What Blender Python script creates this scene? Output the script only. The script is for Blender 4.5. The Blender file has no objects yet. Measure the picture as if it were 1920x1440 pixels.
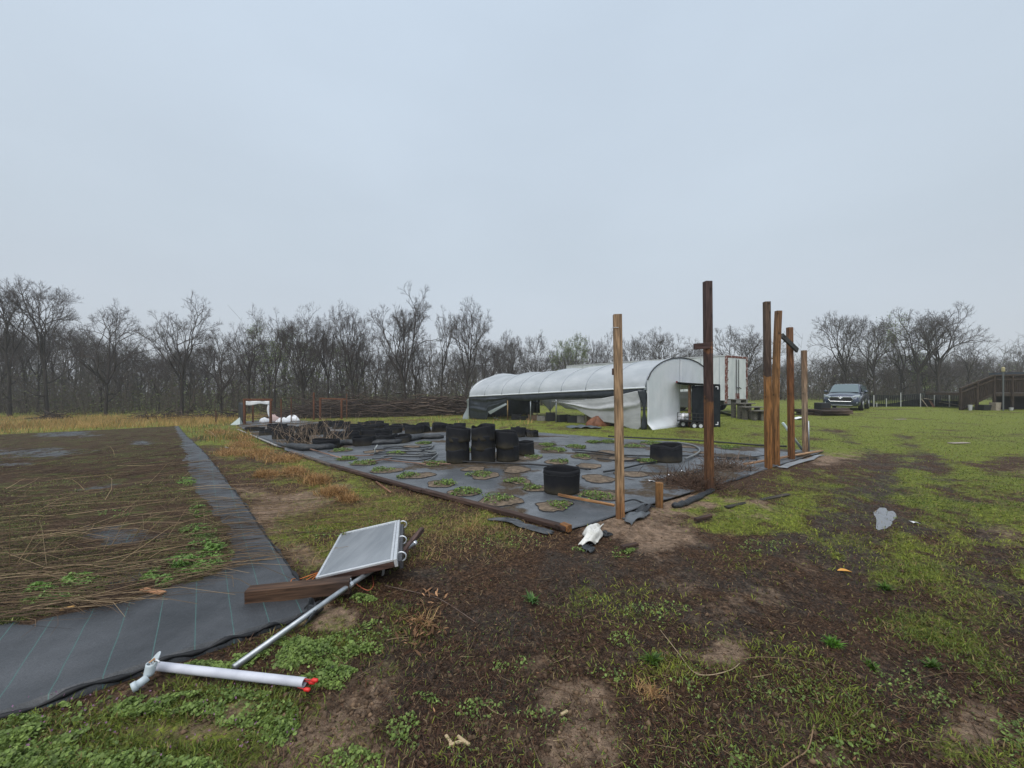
import bpy, math, random
import numpy as np
from mathutils import Vector, Matrix
R = math.radians
rng = np.random.default_rng(7)
random.seed(7)
SC = bpy.context.scene
COL = SC.collection
# ------------------------------------------------------------------ camera
F, CX, HY, CAMH = 721.0, 960.0, 725.0, 1.5      # focal length and horizon in photo pixels, camera height in metres
cam = bpy.data.cameras.new('camera'); camo = bpy.data.objects.new('camera', cam); COL.objects.link(camo)
cam.sensor_width = 36; cam.lens = 36 * F / 1920; cam.shift_y = (HY - 720) / 1920
cam.clip_start = 0.05; cam.clip_end = 3000
camo.location = (0, 0, CAMH); camo.rotation_euler = (R(90), 0, 0)
SC.camera = camo
# ------------------------------------------------------------------ overcast sky, soft sun, exposure
SUN_EL, SUN_AZ = R(58), R(200)
w = bpy.data.worlds.new('World'); SC.world = w; w.use_nodes = True
nt = w.node_tree; nt.nodes.clear()
def wn(t, **k):
    n = nt.nodes.new(t)
    for a, b in k.items(): setattr(n, a, b)
    return n
sky = wn('ShaderNodeTexSky', sky_type='NISHITA', sun_disc=False, sun_elevation=SUN_EL, sun_rotation=SUN_AZ)
sky.air_density = 1.0; sky.dust_density = 4.0
skm = wn('ShaderNodeVectorMath', operation='SCALE'); skm.inputs['Scale'].default_value = 0.075
nt.links.new(sky.outputs[0], skm.inputs[0])
tc = wn('ShaderNodeTexCoord'); sep = wn('ShaderNodeSeparateXYZ'); nt.links.new(tc.outputs['Generated'], sep.inputs[0])
ramp = wn('ShaderNodeValToRGB')
ramp.color_ramp.elements[0].position = 0.0; ramp.color_ramp.elements[0].color = (.378, .404, .445, 1)
ramp.color_ramp.elements[1].position = 1.0; ramp.color_ramp.elements[1].color = (.50, .565, .645, 1)
e = ramp.color_ramp.elements.new(0.30); e.color = (.378, .430, .482, 1)
e = ramp.color_ramp.elements.new(0.70); e.color = (.405, .475, .555, 1)
nt.links.new(sep.outputs['Z'], ramp.inputs[0])
mp = wn('ShaderNodeMapping'); mp.inputs['Scale'].default_value = (1.0, 1.0, 2.6); nt.links.new(tc.outputs['Generated'], mp.inputs[0])
cn = wn('ShaderNodeTexNoise'); cn.inputs['Scale'].default_value = 1.5; cn.inputs['Detail'].default_value = 4; cn.inputs['Roughness'].default_value = .45
nt.links.new(mp.outputs[0], cn.inputs['Vector'])
mr = wn('ShaderNodeMapRange'); mr.inputs['From Min'].default_value = .3; mr.inputs['From Max'].default_value = .7
mr.inputs['To Min'].default_value = .95; mr.inputs['To Max'].default_value = 1.05; nt.links.new(cn.outputs[0], mr.inputs[0])
cm = wn('ShaderNodeVectorMath', operation='SCALE'); nt.links.new(ramp.outputs[0], cm.inputs[0]); nt.links.new(mr.outputs[0], cm.inputs['Scale'])
mx = wn('ShaderNodeMix', data_type='RGBA'); mx.inputs[0].default_value = .88      # thick even cloud over the clear sky
nt.links.new(skm.outputs[0], mx.inputs[6]); nt.links.new(cm.outputs[0], mx.inputs[7])
bg = wn('ShaderNodeBackground'); bg.inputs[1].default_value = 1.0; nt.links.new(mx.outputs[2], bg.inputs[0])
wo = wn('ShaderNodeOutputWorld'); nt.links.new(bg.outputs[0], wo.inputs[0])
sl = bpy.data.lights.new('sun', 'SUN'); sl.energy = 1.5; sl.angle = R(60); sl.color = (1, .97, .93)
so = bpy.data.objects.new('sun', sl); COL.objects.link(so)
so.rotation_euler = (R(90) - SUN_EL, 0, R(180) - SUN_AZ)
SC.view_settings.view_transform = 'Standard'; SC.view_settings.look = 'None'
SC.view_settings.exposure = 0.68; SC.view_settings.gamma = 1.0
SC.render.engine = 'CYCLES'
SC.cycles.max_bounces = 5; SC.cycles.diffuse_bounces = 2; SC.cycles.glossy_bounces = 2; SC.cycles.transmission_bounces = 4
SC.cycles.transparent_max_bounces = 8; SC.cycles.volume_bounces = 1
SC.cycles.use_denoising = True

# ------------------------------------------------------------------ noise, terrain, unprojection
def _hash(ix, iy, s):
    h = (ix.astype(np.int64) * 374761393 + iy.astype(np.int64) * 668265263 + s * 974634777) & 0xffffffff
    h = ((h ^ (h >> 13)) * 1274126177) & 0xffffffff
    return ((h ^ (h >> 16)) & 0xffff) / 65535.0
def vnoise(x, y, s=0):
    x = np.asarray(x, float); y = np.asarray(y, float)
    ix = np.floor(x); iy = np.floor(y); fx = x - ix; fy = y - iy
    fx = fx * fx * (3 - 2 * fx); fy = fy * fy * (3 - 2 * fy)
    a = _hash(ix, iy, s); b = _hash(ix + 1, iy, s); c = _hash(ix, iy + 1, s); d = _hash(ix + 1, iy + 1, s)
    return (a * (1 - fx) + b * fx) * (1 - fy) + (c * (1 - fx) + d * fx) * fy
def fbm(x, y, s=0, o=4):
    v = 0; a = .5
    for i in range(o):
        v = v + a * vnoise(np.asarray(x) * 2 ** i, np.asarray(y) * 2 ** i, s + i * 17); a *= .5
    return v / (1 - .5 ** o)
def T(x, y):
    """broad lie of the land: level near the camera, falling away to the far left"""
    x = np.asarray(x, float); y = np.asarray(y, float)
    t = .7 * (y - x) - 12.0
    sp = np.logaddexp(0, t / 2.5) * 2.5
    z = -1.2 * (1 - np.exp(-sp / 14.0))
    far = np.logaddexp(0, (y - 34) / 3.0) * 3.0
    return z - 0.012 * np.minimum(far, 60)
def G(px, py, z=0.0):
    """ground point (plus z) seen at a photo pixel"""
    px = np.asarray(px, float); py = np.asarray(py, float)
    k = np.maximum(py - HY, 2.0) / F; m = (px - CX) / F
    Y = np.minimum((CAMH - z) / k, 120.0)
    for _ in range(60):
        Yn = (CAMH - z - T(m * Y, Y)) / k
        Y = np.clip(.6 * Y + .4 * Yn, .3, 140)
    return m * Y, Y
def GP(px, py, z=0.0):
    x, y = G(px, py, z); x = float(x); y = float(y)
    return Vector((x, y, float(T(x, y)) + z))
def P(px, py, Y):
    """point at depth Y seen at a photo pixel"""
    return Vector(((px - CX) / F * Y, Y, CAMH + (HY - py) / F * Y))
def TZ(x, y): return float(T(x, y))

# ------------------------------------------------------------------ materials
MATS = {}
def nodes(name):
    m = bpy.data.materials.new(name); m.use_nodes = True
    t = m.node_tree; b = t.nodes['Principled BSDF']
    return m, t, b
def setc(b, c, rough, spec=.4, metal=0.0):
    b.inputs['Base Color'].default_value = (*c, 1); b.inputs['Roughness'].default_value = rough
    b.inputs['Specular IOR Level'].default_value = spec; b.inputs['Metallic'].default_value = metal
def M(name, c, rough=.7, c2=None, scale=6.0, stretch=(1, 1, 1), spec=.4, metal=0.0, bump=0.0, bscale=None, detail=5, lo=.35, hi=.65, attr=None, coord='Object', trans=0.0):
    """plain procedural material: two colours mixed by noise, optional bump, optional vertex colour"""
    if name in MATS: return MATS[name]
    m, t, b = nodes(name); setc(b, c, rough, spec, metal)
    L = t.links; tcn = t.nodes.new('ShaderNodeTexCoord'); mpn = t.nodes.new('ShaderNodeMapping'); mpn.inputs['Scale'].default_value = stretch
    L.new(tcn.outputs[coord], mpn.inputs[0])
    n = t.nodes.new('ShaderNodeTexNoise'); n.inputs['Scale'].default_value = scale; n.inputs['Detail'].default_value = detail; n.inputs['Roughness'].default_value = .6
    L.new(mpn.outputs[0], n.inputs['Vector'])
    out = None
    if attr:
        a = t.nodes.new('ShaderNodeAttribute'); a.attribute_name = attr; out = a.outputs['Color']
    elif c2:
        r = t.nodes.new('ShaderNodeValToRGB'); r.color_ramp.elements[0].position = lo; r.color_ramp.elements[1].position = hi
        r.color_ramp.elements[0].color = (*c, 1); r.color_ramp.elements[1].color = (*c2, 1); L.new(n.outputs[0], r.inputs[0]); out = r.outputs[0]
    if out is not None: L.new(out, b.inputs['Base Color'])
    if bump:
        n2 = n
        if bscale:
            n2 = t.nodes.new('ShaderNodeTexNoise'); n2.inputs['Scale'].default_value = bscale; n2.inputs['Detail'].default_value = 4; L.new(mpn.outputs[0], n2.inputs['Vector'])
        bp = t.nodes.new('ShaderNodeBump'); bp.inputs['Strength'].default_value = 1; bp.inputs['Distance'].default_value = bump
        L.new(n2.outputs[0], bp.inputs['Height']); L.new(bp.outputs[0], b.inputs['Normal'])
    if trans:
        tr = t.nodes.new('ShaderNodeBsdfTranslucent'); ms = t.nodes.new('ShaderNodeMixShader'); ms.inputs[0].default_value = trans
        tr.inputs[0].default_value = (*c, 1)
        if out is not None: L.new(out, tr.inputs[0])
        L.new(b.outputs[0], ms.inputs[1]); L.new(tr.outputs[0], ms.inputs[2]); L.new(ms.outputs[0], t.nodes['Material Output'].inputs[0])
    MATS[name] = m
    return m
def wood(name, stops, grain=.35, axis='Z', rough=.75, H=1.0):
    """weathered sawn timber: colour bands along the length, grain streaks, knots"""
    if name in MATS: return MATS[name]
    m, t, b = nodes(name); setc(b, (.2, .1, .05), rough, .3); L = t.links
    tcn = t.nodes.new('ShaderNodeTexCoord'); sp = t.nodes.new('ShaderNodeSeparateXYZ'); L.new(tcn.outputs['Object'], sp.inputs[0])
    nz = t.nodes.new('ShaderNodeTexNoise'); nz.inputs['Scale'].default_value = 9; L.new(tcn.outputs['Object'], nz.inputs['Vector'])
    ad = t.nodes.new('ShaderNodeMath'); ad.operation = 'MULTIPLY_ADD'; L.new(nz.outputs[0], ad.inputs[0]); ad.inputs[1].default_value = .16 * H
    L.new(sp.outputs[axis], ad.inputs[2])
    dv = t.nodes.new('ShaderNodeMath'); dv.operation = 'DIVIDE'; L.new(ad.outputs[0], dv.inputs[0]); dv.inputs[1].default_value = H
    r = t.nodes.new('ShaderNodeValToRGB'); el = r.color_ramp.elements
    while len(el) < len(stops): el.new(.5)
    for q, (p, c) in zip(el, stops): q.position = p; q.color = (*c, 1)
    L.new(dv.outputs[0], r.inputs[0])
    mpn = t.nodes.new('ShaderNodeMapping'); s = {'X': (2.2, 30, 30), 'Y': (30, 2.2, 30), 'Z': (30, 30, 2.2)}[axis]; mpn.inputs['Scale'].default_value = s
    L.new(tcn.outputs['Object'], mpn.inputs[0])
    g = t.nodes.new('ShaderNodeTexNoise'); g.inputs['Scale'].default_value = 1.6; g.inputs['Detail'].default_value = 6; g.inputs['Distortion'].default_value = .7; L.new(mpn.outputs[0], g.inputs['Vector'])
    mr_ = t.nodes.new('ShaderNodeMapRange'); mr_.inputs[1].default_value = .36; mr_.inputs[2].default_value = .66; mr_.inputs[3].default_value = 1 - grain * 1.7; mr_.inputs[4].default_value = 1 + grain * .75; L.new(g.outputs[0], mr_.inputs[0])
    vo = t.nodes.new('ShaderNodeTexVoronoi'); vo.inputs['Scale'].default_value = 5.5; L.new(tcn.outputs['Object'], vo.inputs['Vector'])
    kr = t.nodes.new('ShaderNodeMapRange'); kr.inputs[1].default_value = .05; kr.inputs[2].default_value = .16; kr.inputs[3].default_value = .3; L.new(vo.outputs['Distance'], kr.inputs[0])
    mu = t.nodes.new('ShaderNodeMath'); mu.operation = 'MULTIPLY'; L.new(mr_.outputs[0], mu.inputs[0]); L.new(kr.outputs[0], mu.inputs[1])
    vm = t.nodes.new('ShaderNodeVectorMath'); vm.operation = 'SCALE'; L.new(r.outputs[0], vm.inputs[0]); L.new(mu.outputs[0], vm.inputs['Scale'])
    L.new(vm.outputs[0], b.inputs['Base Color'])
    bp = t.nodes.new('ShaderNodeBump'); bp.inputs['Strength'].default_value = .8; bp.inputs['Distance'].default_value = .004; L.new(g.outputs[0], bp.inputs['Height']); L.new(bp.outputs[0], b.inputs['Normal'])
    MATS[name] = m
    return m

# ------------------------------------------------------------------ mesh helpers
class MB:
    def __init__(s): s.v = []; s.f = []; s.n = 0
    def add(s, vs, fs):
        s.v.extend([tuple(p) for p in vs]); s.f.extend([tuple(i + s.n for i in q) for q in fs]); s.n += len(vs); return s
    def box(s, c, size, M3=None):
        hx, hy, hz = (a / 2 for a in size); c = Vector(c)
        vs = [Vector((x, y, z)) for x in (-hx, hx) for y in (-hy, hy) for z in (-hz, hz)]
        if M3 is not None: vs = [M3 @ q for q in vs]
        return s.add([c + q for q in vs], [(0, 1, 3, 2), (4, 6, 7, 5), (0, 4, 5, 1), (2, 3, 7, 6), (0, 2, 6, 4), (1, 5, 7, 3)])
    def beam(s, a, b, wd, ht, up=(0, 0, 1), segs=1, bend=0.0, bev=.12):
        """sawn timber from a to b: chamfered section, optional bow"""
        a = Vector(a); b = Vector(b); d = (b - a); l = d.length; d = d.normalized(); u = Vector(up)
        x = d.cross(u)
        if x.length < 1e-4: x = d.cross(Vector((1, 0, 0)))
        x = x.normalized(); u = x.cross(d).normalized(); c = min(wd, ht) * bev
        prof = [(-wd / 2 + c, -ht / 2), (wd / 2 - c, -ht / 2), (wd / 2, -ht / 2 + c), (wd / 2, ht / 2 - c), (wd / 2 - c, ht / 2), (-wd / 2 + c, ht / 2), (-wd / 2, ht / 2 - c), (-wd / 2, -ht / 2 + c)]
        vs = []
        for i in range(segs + 1):
            k = i / segs; o = a + d * l * k + x * bend * math.sin(math.pi * k)
            vs += [o + x * p + u * q for p, q in prof]
        fs = [tuple(range(7, -1, -1)), tuple(segs * 8 + i for i in range(8))]
        for i in range(segs):
            for j in range(8): fs.append((i * 8 + j, i * 8 + (j + 1) % 8, i * 8 + 8 + (j + 1) % 8, i * 8 + 8 + j))
        return s.add(vs, fs)
    def tube(s, pts, rad, sides=8, caps=True):
        pts = [Vector(p) for p in pts]; n = len(pts)
        rad = [rad] * n if not hasattr(rad, '__len__') else rad
        vs = []; prev = None
        for i, p in enumerate(pts):
            d = (pts[min(i + 1, n - 1)] - pts[max(i - 1, 0)]).normalized()
            if prev is None: x = d.orthogonal().normalized()
            else:
                x = prev - d * prev.dot(d)
                x = x.normalized() if x.length > 1e-5 else d.orthogonal().normalized()
            prev = x; y = d.cross(x)
            vs += [p + (x * math.cos(2 * math.pi * j / sides) + y * math.sin(2 * math.pi * j / sides)) * rad[i] for j in range(sides)]
        fs = [(i * sides + j, i * sides + (j + 1) % sides, (i + 1) * sides + (j + 1) % sides, (i + 1) * sides + j) for i in range(n - 1) for j in range(sides)]
        if caps: fs += [tuple(range(sides - 1, -1, -1)), tuple((n - 1) * sides + j for j in range(sides))]
        return s.add(vs, fs)
    def grid(s, fn, nu, nv, closed=False):
        vs = [fn(i / (nu - 1 if not closed else nu), j / (nv - 1)) for i in range(nu) for j in range(nv)]
        fs = []
        for i in range(nu if closed else nu - 1):
            for j in range(nv - 1): fs.append((i * nv + j, ((i + 1) % nu) * nv + j, ((i + 1) % nu) * nv + j + 1, i * nv + j + 1))
        return s.add(vs, fs)
    def build(s, name, mat, parent=None, smooth=False, solid=0.0, sub=0, bevel=0.0):
        root = parent
        while root is not None and root.parent is not None: root = root.parent
        off = root.location.copy() if (root is not None and root.get('_w', 0)) else Vector((0, 0, 0))
        me = bpy.data.meshes.new(name); me.from_pydata([(p[0] - off[0], p[1] - off[1], p[2] - off[2]) for p in s.v], [], s.f); me.update()
        o = bpy.data.objects.new(name, me); COL.objects.link(o)
        if mat: me.materials.append(mat)
        if smooth: me.polygons.foreach_set('use_smooth', [True] * len(me.polygons))
        if parent is not None: o.parent = parent
        if bevel:
            bm_ = o.modifiers.new('bevel', 'BEVEL'); bm_.width = bevel; bm_.segments = 2; bm_.limit_method = 'ANGLE'
        if sub:
            sb = o.modifiers.new('sub', 'SUBSURF'); sb.levels = sub; sb.render_levels = sub
        if solid:
            sd = o.modifiers.new('solid', 'SOLIDIFY'); sd.thickness = solid; sd.offset = 0
        return o
def tag(o, label=None, cat=None, group=None, kind=None):
    if label: o['label'] = label
    if cat: o['category'] = cat
    if group: o['group'] = group
    if kind: o['kind'] = kind
    return o
def thing(name, label, cat, loc, group=None, rz=0.0, world=True):
    o = bpy.data.objects.new(name, None); COL.objects.link(o); o.empty_display_size = .1
    o.location = loc; o.rotation_euler = (0, 0, rz)
    if world: o['_w'] = 1
    return tag(o, label, cat, group)
def copy_tree(o, parent=None):
    c = o.copy(); COL.objects.link(c); c.parent = parent
    for ch in list(o.children): copy_tree(ch, c)
    return c
def np_mesh(name, V, Fc, mat, parent=None, col=None, smooth=False):
    """big mesh from numpy arrays: V (n,3), Fc (m,k)"""
    V = np.ascontiguousarray(V, dtype=np.float32); Fc = np.ascontiguousarray(Fc, dtype=np.int32)
    me = bpy.data.meshes.new(name); m, k = Fc.shape
    me.vertices.add(len(V)); me.vertices.foreach_set('co', V.ravel())
    me.loops.add(m * k); me.loops.foreach_set('vertex_index', Fc.ravel())
    me.polygons.add(m); me.polygons.foreach_set('loop_start', np.arange(0, m * k, k, dtype=np.int32)); me.polygons.foreach_set('loop_total', np.full(m, k, dtype=np.int32))
    if smooth: me.polygons.foreach_set('use_smooth', np.ones(m, dtype=bool))
    me.update(calc_edges=True)
    if col is not None:
        a = me.color_attributes.new('Col', 'FLOAT_COLOR', 'POINT'); c4 = np.ones((len(V), 4), np.float32); c4[:, :col.shape[1]] = col
        a.data.foreach_set('color', c4.ravel())
    if mat: me.materials.append(mat)
    o = bpy.data.objects.new(name, me); COL.objects.link(o)
    if parent is not None: o.parent = parent
    return o
def seg_mesh(P0, P1, r0, r1, sides=3):
    """frusta for many straight pieces at once"""
    P0 = np.asarray(P0, float); P1 = np.asarray(P1, float); d = P1 - P0; d /= np.linalg.norm(d, axis=1, keepdims=True) + 1e-9
    a = np.where(np.abs(d[:, 2:3]) < .9, np.array([[0, 0, 1.]]), np.array([[1., 0, 0]])); x = np.cross(d, a); x /= np.linalg.norm(x, axis=1, keepdims=True); y = np.cross(d, x)
    n = len(P0); V = np.zeros((n, 2 * sides, 3))
    for j in range(sides):
        c, s_ = math.cos(2 * math.pi * j / sides), math.sin(2 * math.pi * j / sides)
        V[:, j] = P0 + (x * c + y * s_) * np.asarray(r0)[:, None]; V[:, sides + j] = P1 + (x * c + y * s_) * np.asarray(r1)[:, None]
    Fq = np.array([[j, (j + 1) % sides, sides + (j + 1) % sides, sides + j] for j in range(sides)])
    Fc = (np.arange(n) * 2 * sides)[:, None, None] + Fq[None]
    return V.reshape(-1, 3), Fc.reshape(-1, 4)
# ------------------------------------------------------------------ ground zones (where the soil is bare, mossy, wet, strawy)
def quad(cs): return np.array([[float(a) for a in G(*c)] for c in cs])
LEFTE = quad([(1068, 993), (930, 957), (793, 923), (621, 876), (520, 838), (440, 792)])       # left edge of the right bed, near to far
RIGHTE = quad([(1545, 847), (1140, 821), (800, 800), (520, 784)])                         # its right edge
BED = np.concatenate([LEFTE[::-1], RIGHTE])
BED = BED[[5, 6, 9, 0, 1, 2, 3, 4]]
def along(Q, u):
    d = np.concatenate([[0], np.cumsum(np.linalg.norm(np.diff(Q, axis=0), axis=1))]); d /= d[-1]
    return np.stack([np.interp(u, d, Q[:, 0]), np.interp(u, d, Q[:, 1])], 1)
LB = quad([(597, 1150), (335, 800), (-700, 800), (-700, 1620)])            # left bed: front-right corner, far-right, far-left, front-left
LB[3] = LB[0] + (np.array([float(a) for a in G(0, 1352)]) - LB[0]) * 6.0
_ld = LB[1] - LB[0]; LB[1] = LB[0] + _ld; LB[2] = LB[3] + _ld * 1.02
PATHQ = np.array([LB[0], LB[1], LEFTE[5], LEFTE[0]])
def inside(Q, x, y, grow=0.0):
    c = Q.mean(0); r = np.full(np.shape(x), 1e9); n = len(Q)
    area = sum(Q[i, 0] * Q[(i + 1) % n, 1] - Q[(i + 1) % n, 0] * Q[i, 1] for i in range(n)); sg = 1 if area > 0 else -1
    for i in range(n):
        a = Q[i]; b = Q[(i + 1) % n]; d = (b - a) / np.linalg.norm(b - a)
        r = np.minimum(r, sg * (d[0] * (y - a[1]) - d[1] * (x - a[0])))
    return r + grow          # > 0 inside, metres to the nearest edge
def blobs(L):
    out = []
    for px, py, rx, ry, s in L:
        x, y = G(px, py); x0, y0 = G(px - rx, py); x1, y1 = G(px, py - ry); x2, y2 = G(px, py + ry)
        out.append((float(x), float(y), abs(float(x - x0)), abs(float(y1 - y2)) / 2, float(px - CX) / F, s))
    return out
GREEN = blobs([(1450, 945, 140, 42, 1), (1540, 905, 100, 30, .8), (1340, 985, 70, 22, .7), (1800, 895, 120, 60, 1), (1790, 985, 90, 42, .9), (1860, 1120, 120, 80, .75),
    (1720, 1080, 90, 36, .5), (1760, 1180, 120, 50, .45), (1900, 1240, 100, 60, .6), (240, 1385, 330, 60, .9), (60, 1420, 200, 60, .8), (620, 1195, 130, 55, .7), (500, 1310, 90, 50, .9), (330, 1305, 120, 30, .8),
    (1160, 1120, 90, 35, .35), (1290, 1250, 60, 30, .35), (640, 1010, 120, 60, .55), (560, 940, 110, 50, .5), (480, 870, 90, 40, .55), (880, 1010, 80, 30, .4), (720, 1130, 60, 40, .6),
    (1500, 1280, 90, 50, .25), (1640, 1330, 110, 60, .35), (1480, 1405, 90, 34, .3), (1900, 1400, 120, 60, .55), (640, 1420, 80, 50, .45), (330, 1410, 120, 40, .8)])
SAND = blobs([(1270, 948, 150, 20, 1.1), (1160, 1005, 60, 22, .8), (1385, 1215, 60, 24, 1.1), (1130, 1325, 100, 45, .85), (1790, 1330, 62, 38, 1.0), (1090, 1405, 90, 40, .8), (630, 1165, 60, 22, 1.1),
    (330, 1378, 120, 18, 1.1), (410, 1330, 70, 20, .9), (1865, 1000, 60, 28, .7), (1565, 850, 70, 12, 1.0), (1000, 1255, 50, 22, .5), (1500, 1340, 80, 36, .55), (1420, 1110, 60, 20, .4),
    (930, 1400, 90, 40, .5), (1640, 1235, 60, 24, .45), (1350, 1385, 70, 30, .5), (560, 1035, 40, 22, .6), (1540, 1065, 50, 14, .7), (250, 1425, 100, 25, .7), (1580, 1410, 60, 24, .5), (1720, 1395, 60, 30, .5)])
DARK = blobs([(900, 1180, 220, 110, .6), (1120, 1090, 260, 60, .7), (1290, 1180, 160, 60, .7), (1560, 1010, 130, 60, .8), (1620, 940, 80, 70, .8), (1680, 1280, 90, 70, .9), (1350, 1400, 200, 80, .7), (1580, 1130, 140, 50, .6),
    (800, 1380, 200, 70, .7), (1700, 860, 60, 40, .6), (1850, 1040, 90, 40, .6), (640, 1330, 90, 50, .7), (1000, 1330, 160, 70, .5), (1480, 1190, 90, 40, .4)])
def field(B, x, y):
    v = np.zeros(np.shape(x))
    wx = (fbm(x * 1.6, y * 1.6, 91, 4) - .5) + .7 * (fbm(x * 5.5, y * 5.5, 191, 3) - .5); wy = (fbm(x * 1.6, y * 1.6, 57, 4) - .5) + .7 * (fbm(x * 5.5, y * 5.5, 157, 3) - .5)
    for bx, by, rx, ry, m, s in B:
        dy = (y - by) / ry; dx = (x - bx - m * (y - by)) / rx
        d = (dx + wx * 2.2) ** 2 + (dy + wy * 2.2) ** 2
        v = np.maximum(v, s * np.exp(-d * .9))
    return v
RUTS = [np.array([[float(a) for a in G(*c)] for c in R_]) for R_ in ([(1330, 1600), (1400, 1380), (1500, 1180), (1590, 1050), (1650, 960), (1660, 890), (1625, 840), (1560, 805)], [(1800, 1600), (1730, 1380), (1690, 1250)], [(2100, 1500), (1960, 1250), (1880, 1080), (1830, 990), (1780, 920), (1740, 860), (1690, 815)])]
def rut(x, y):
    d = np.full(np.shape(x), 9.0)
    for Q in RUTS:
        for a, b in zip(Q[:-1], Q[1:]):
            e = b - a; t = np.clip(((x - a[0]) * e[0] + (y - a[1]) * e[1]) / (e @ e), 0, 1); d = np.minimum(d, np.hypot(x - a[0] - t * e[0], y - a[1] - t * e[1]))
    return np.exp(-((d + (fbm(x * 2.2, y * 2.2, 400, 3) - .5) * .30) / (.12 + .014 * y)) ** 2)
def zones(x, y):
    x = np.asarray(x, float); y = np.asarray(y, float)
    n1 = fbm(x * .9, y * .9, 3, 5); n2 = fbm(x * 3.1, y * 3.1, 9, 4)
    g = field(GREEN, x, y); s = field(SAND, x, y); d = field(DARK, x, y)
    s = np.maximum(s, .62 * np.clip((fbm(x * .75, y * .75, 611, 5) - .53) * 6, 0, 1) * np.clip((9 - y) / 3, 0, 1))
    inb = inside(BED, x, y); inl = inside(LB, x, y)
    lawn = np.clip((y - 8.2 + .12 * x) / 2.5, 0, 1)                     # the lawn round the tunnel and along the right
    lawn = lawn * np.clip(.95 + 1.2 * (fbm(x * .35, y * .5, 33, 4) - .5), 0, 1)
    g = np.maximum(g, lawn * .85)
    pathz = np.clip(inside(PATHQ, x, y) / .9 + 1.0 * (n1 - .45), 0, 1) * np.clip((y - 2.6) / 1.6, 0, 1)
    g = np.maximum(g, pathz * .62)
    tan = pathz * np.clip((fbm(x * .55, y * .55, 71, 4) - .40) * 3, 0, .75)
    farl = np.clip((y - 21) / 3, 0, 1) * (x < 2)
    tan = np.maximum(tan, farl * np.clip((fbm(x * .25, y * .6, 14, 3) - .38) * 4, 0, 1) * np.clip((38 - y) / 4, 0, 1))
    tuft = np.clip((n2 - .42) * 5, 0, 1)
    rt = rut(x, y); g = g * (1 - .55 * rt); d = np.maximum(d, rt * .55); s = s * (1 - .6 * rt)
    return dict(g=np.clip((1.08 + .25 * (x > 2.2)) * g * (.30 + 1.25 * n1) * (.7 + .45 * tuft) + .34 * np.clip(n1 - .44, 0, 1) * 2 * np.clip(.6 + .4 * (x > 3), 0, 1), 0, 1), s=np.clip(1.15 * s * (.5 + .9 * n2), 0, 1), d=np.clip(d * (.5 + n1), 0, 1), t=tan, inb=inb, inl=inl, lawn=lawn)
PUD = G(1658, 968); PUDX, PUDY = float(PUD[0]), float(PUD[1])
def ground_z(x, y):
    z = T(x, y) + (fbm(x * 1.3, y * 1.3, 5, 4) - .5) * .07 * np.clip(1.2 - np.abs(y) / 30, .2, 1) + (fbm(x * 6, y * 6, 25, 4) - .5) * .040 * np.clip(1.3 - y / 14, .3, 1) - .035 * rut(x, y)
    b = np.clip(np.maximum(inside(BED, x, y), inside(LB, x, y)) / .12 + .4, 0, 1)
    z = z * (1 - b) + (T(x, y) - .05) * b
    dp = np.hypot((x - PUDX - .964 * (y - PUDY)) / .15, (y - PUDY) / .46)
    return z * (1 - np.clip(1.6 - dp, 0, 1)) + (T(x, y) - .030 + .022 * np.minimum(dp, 1.6) ** 2 + (fbm(x * 10, y * 10, 8, 4) - .5) * .040) * np.clip(1.6 - dp, 0, 1)
def graded(lo, hi, c0, c1, fine, growth):
    a = list(np.arange(c0, c1, fine)); st = fine; q = a[-1]
    while q < hi: st *= growth; q += st; a.append(q)
    st = fine; q = a[0]
    while q > lo: st *= growth; q -= st; a.insert(0, q)
    return np.array(a)
gx = graded(-190, 190, -4.2, 5.2, .055, 1.045); gy = graded(-60, 190, .9, 7.0, .055, 1.035)
XX, YY = np.meshgrid(gx, gy, indexing='ij'); x_, y_ = XX.ravel(), YY.ravel()
zz = zones(x_, y_); gz = ground_z(x_, y_); gz = np.where(np.hypot(x_, y_) > 150, T(x_, y_) - .2, gz)
ni, nj = len(gx), len(gy); idx = np.arange(ni * nj).reshape(ni, nj)
Fq = np.stack([idx[:-1, :-1], idx[1:, :-1], idx[1:, 1:], idx[:-1, 1:]], -1).reshape(-1, 4)
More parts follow.
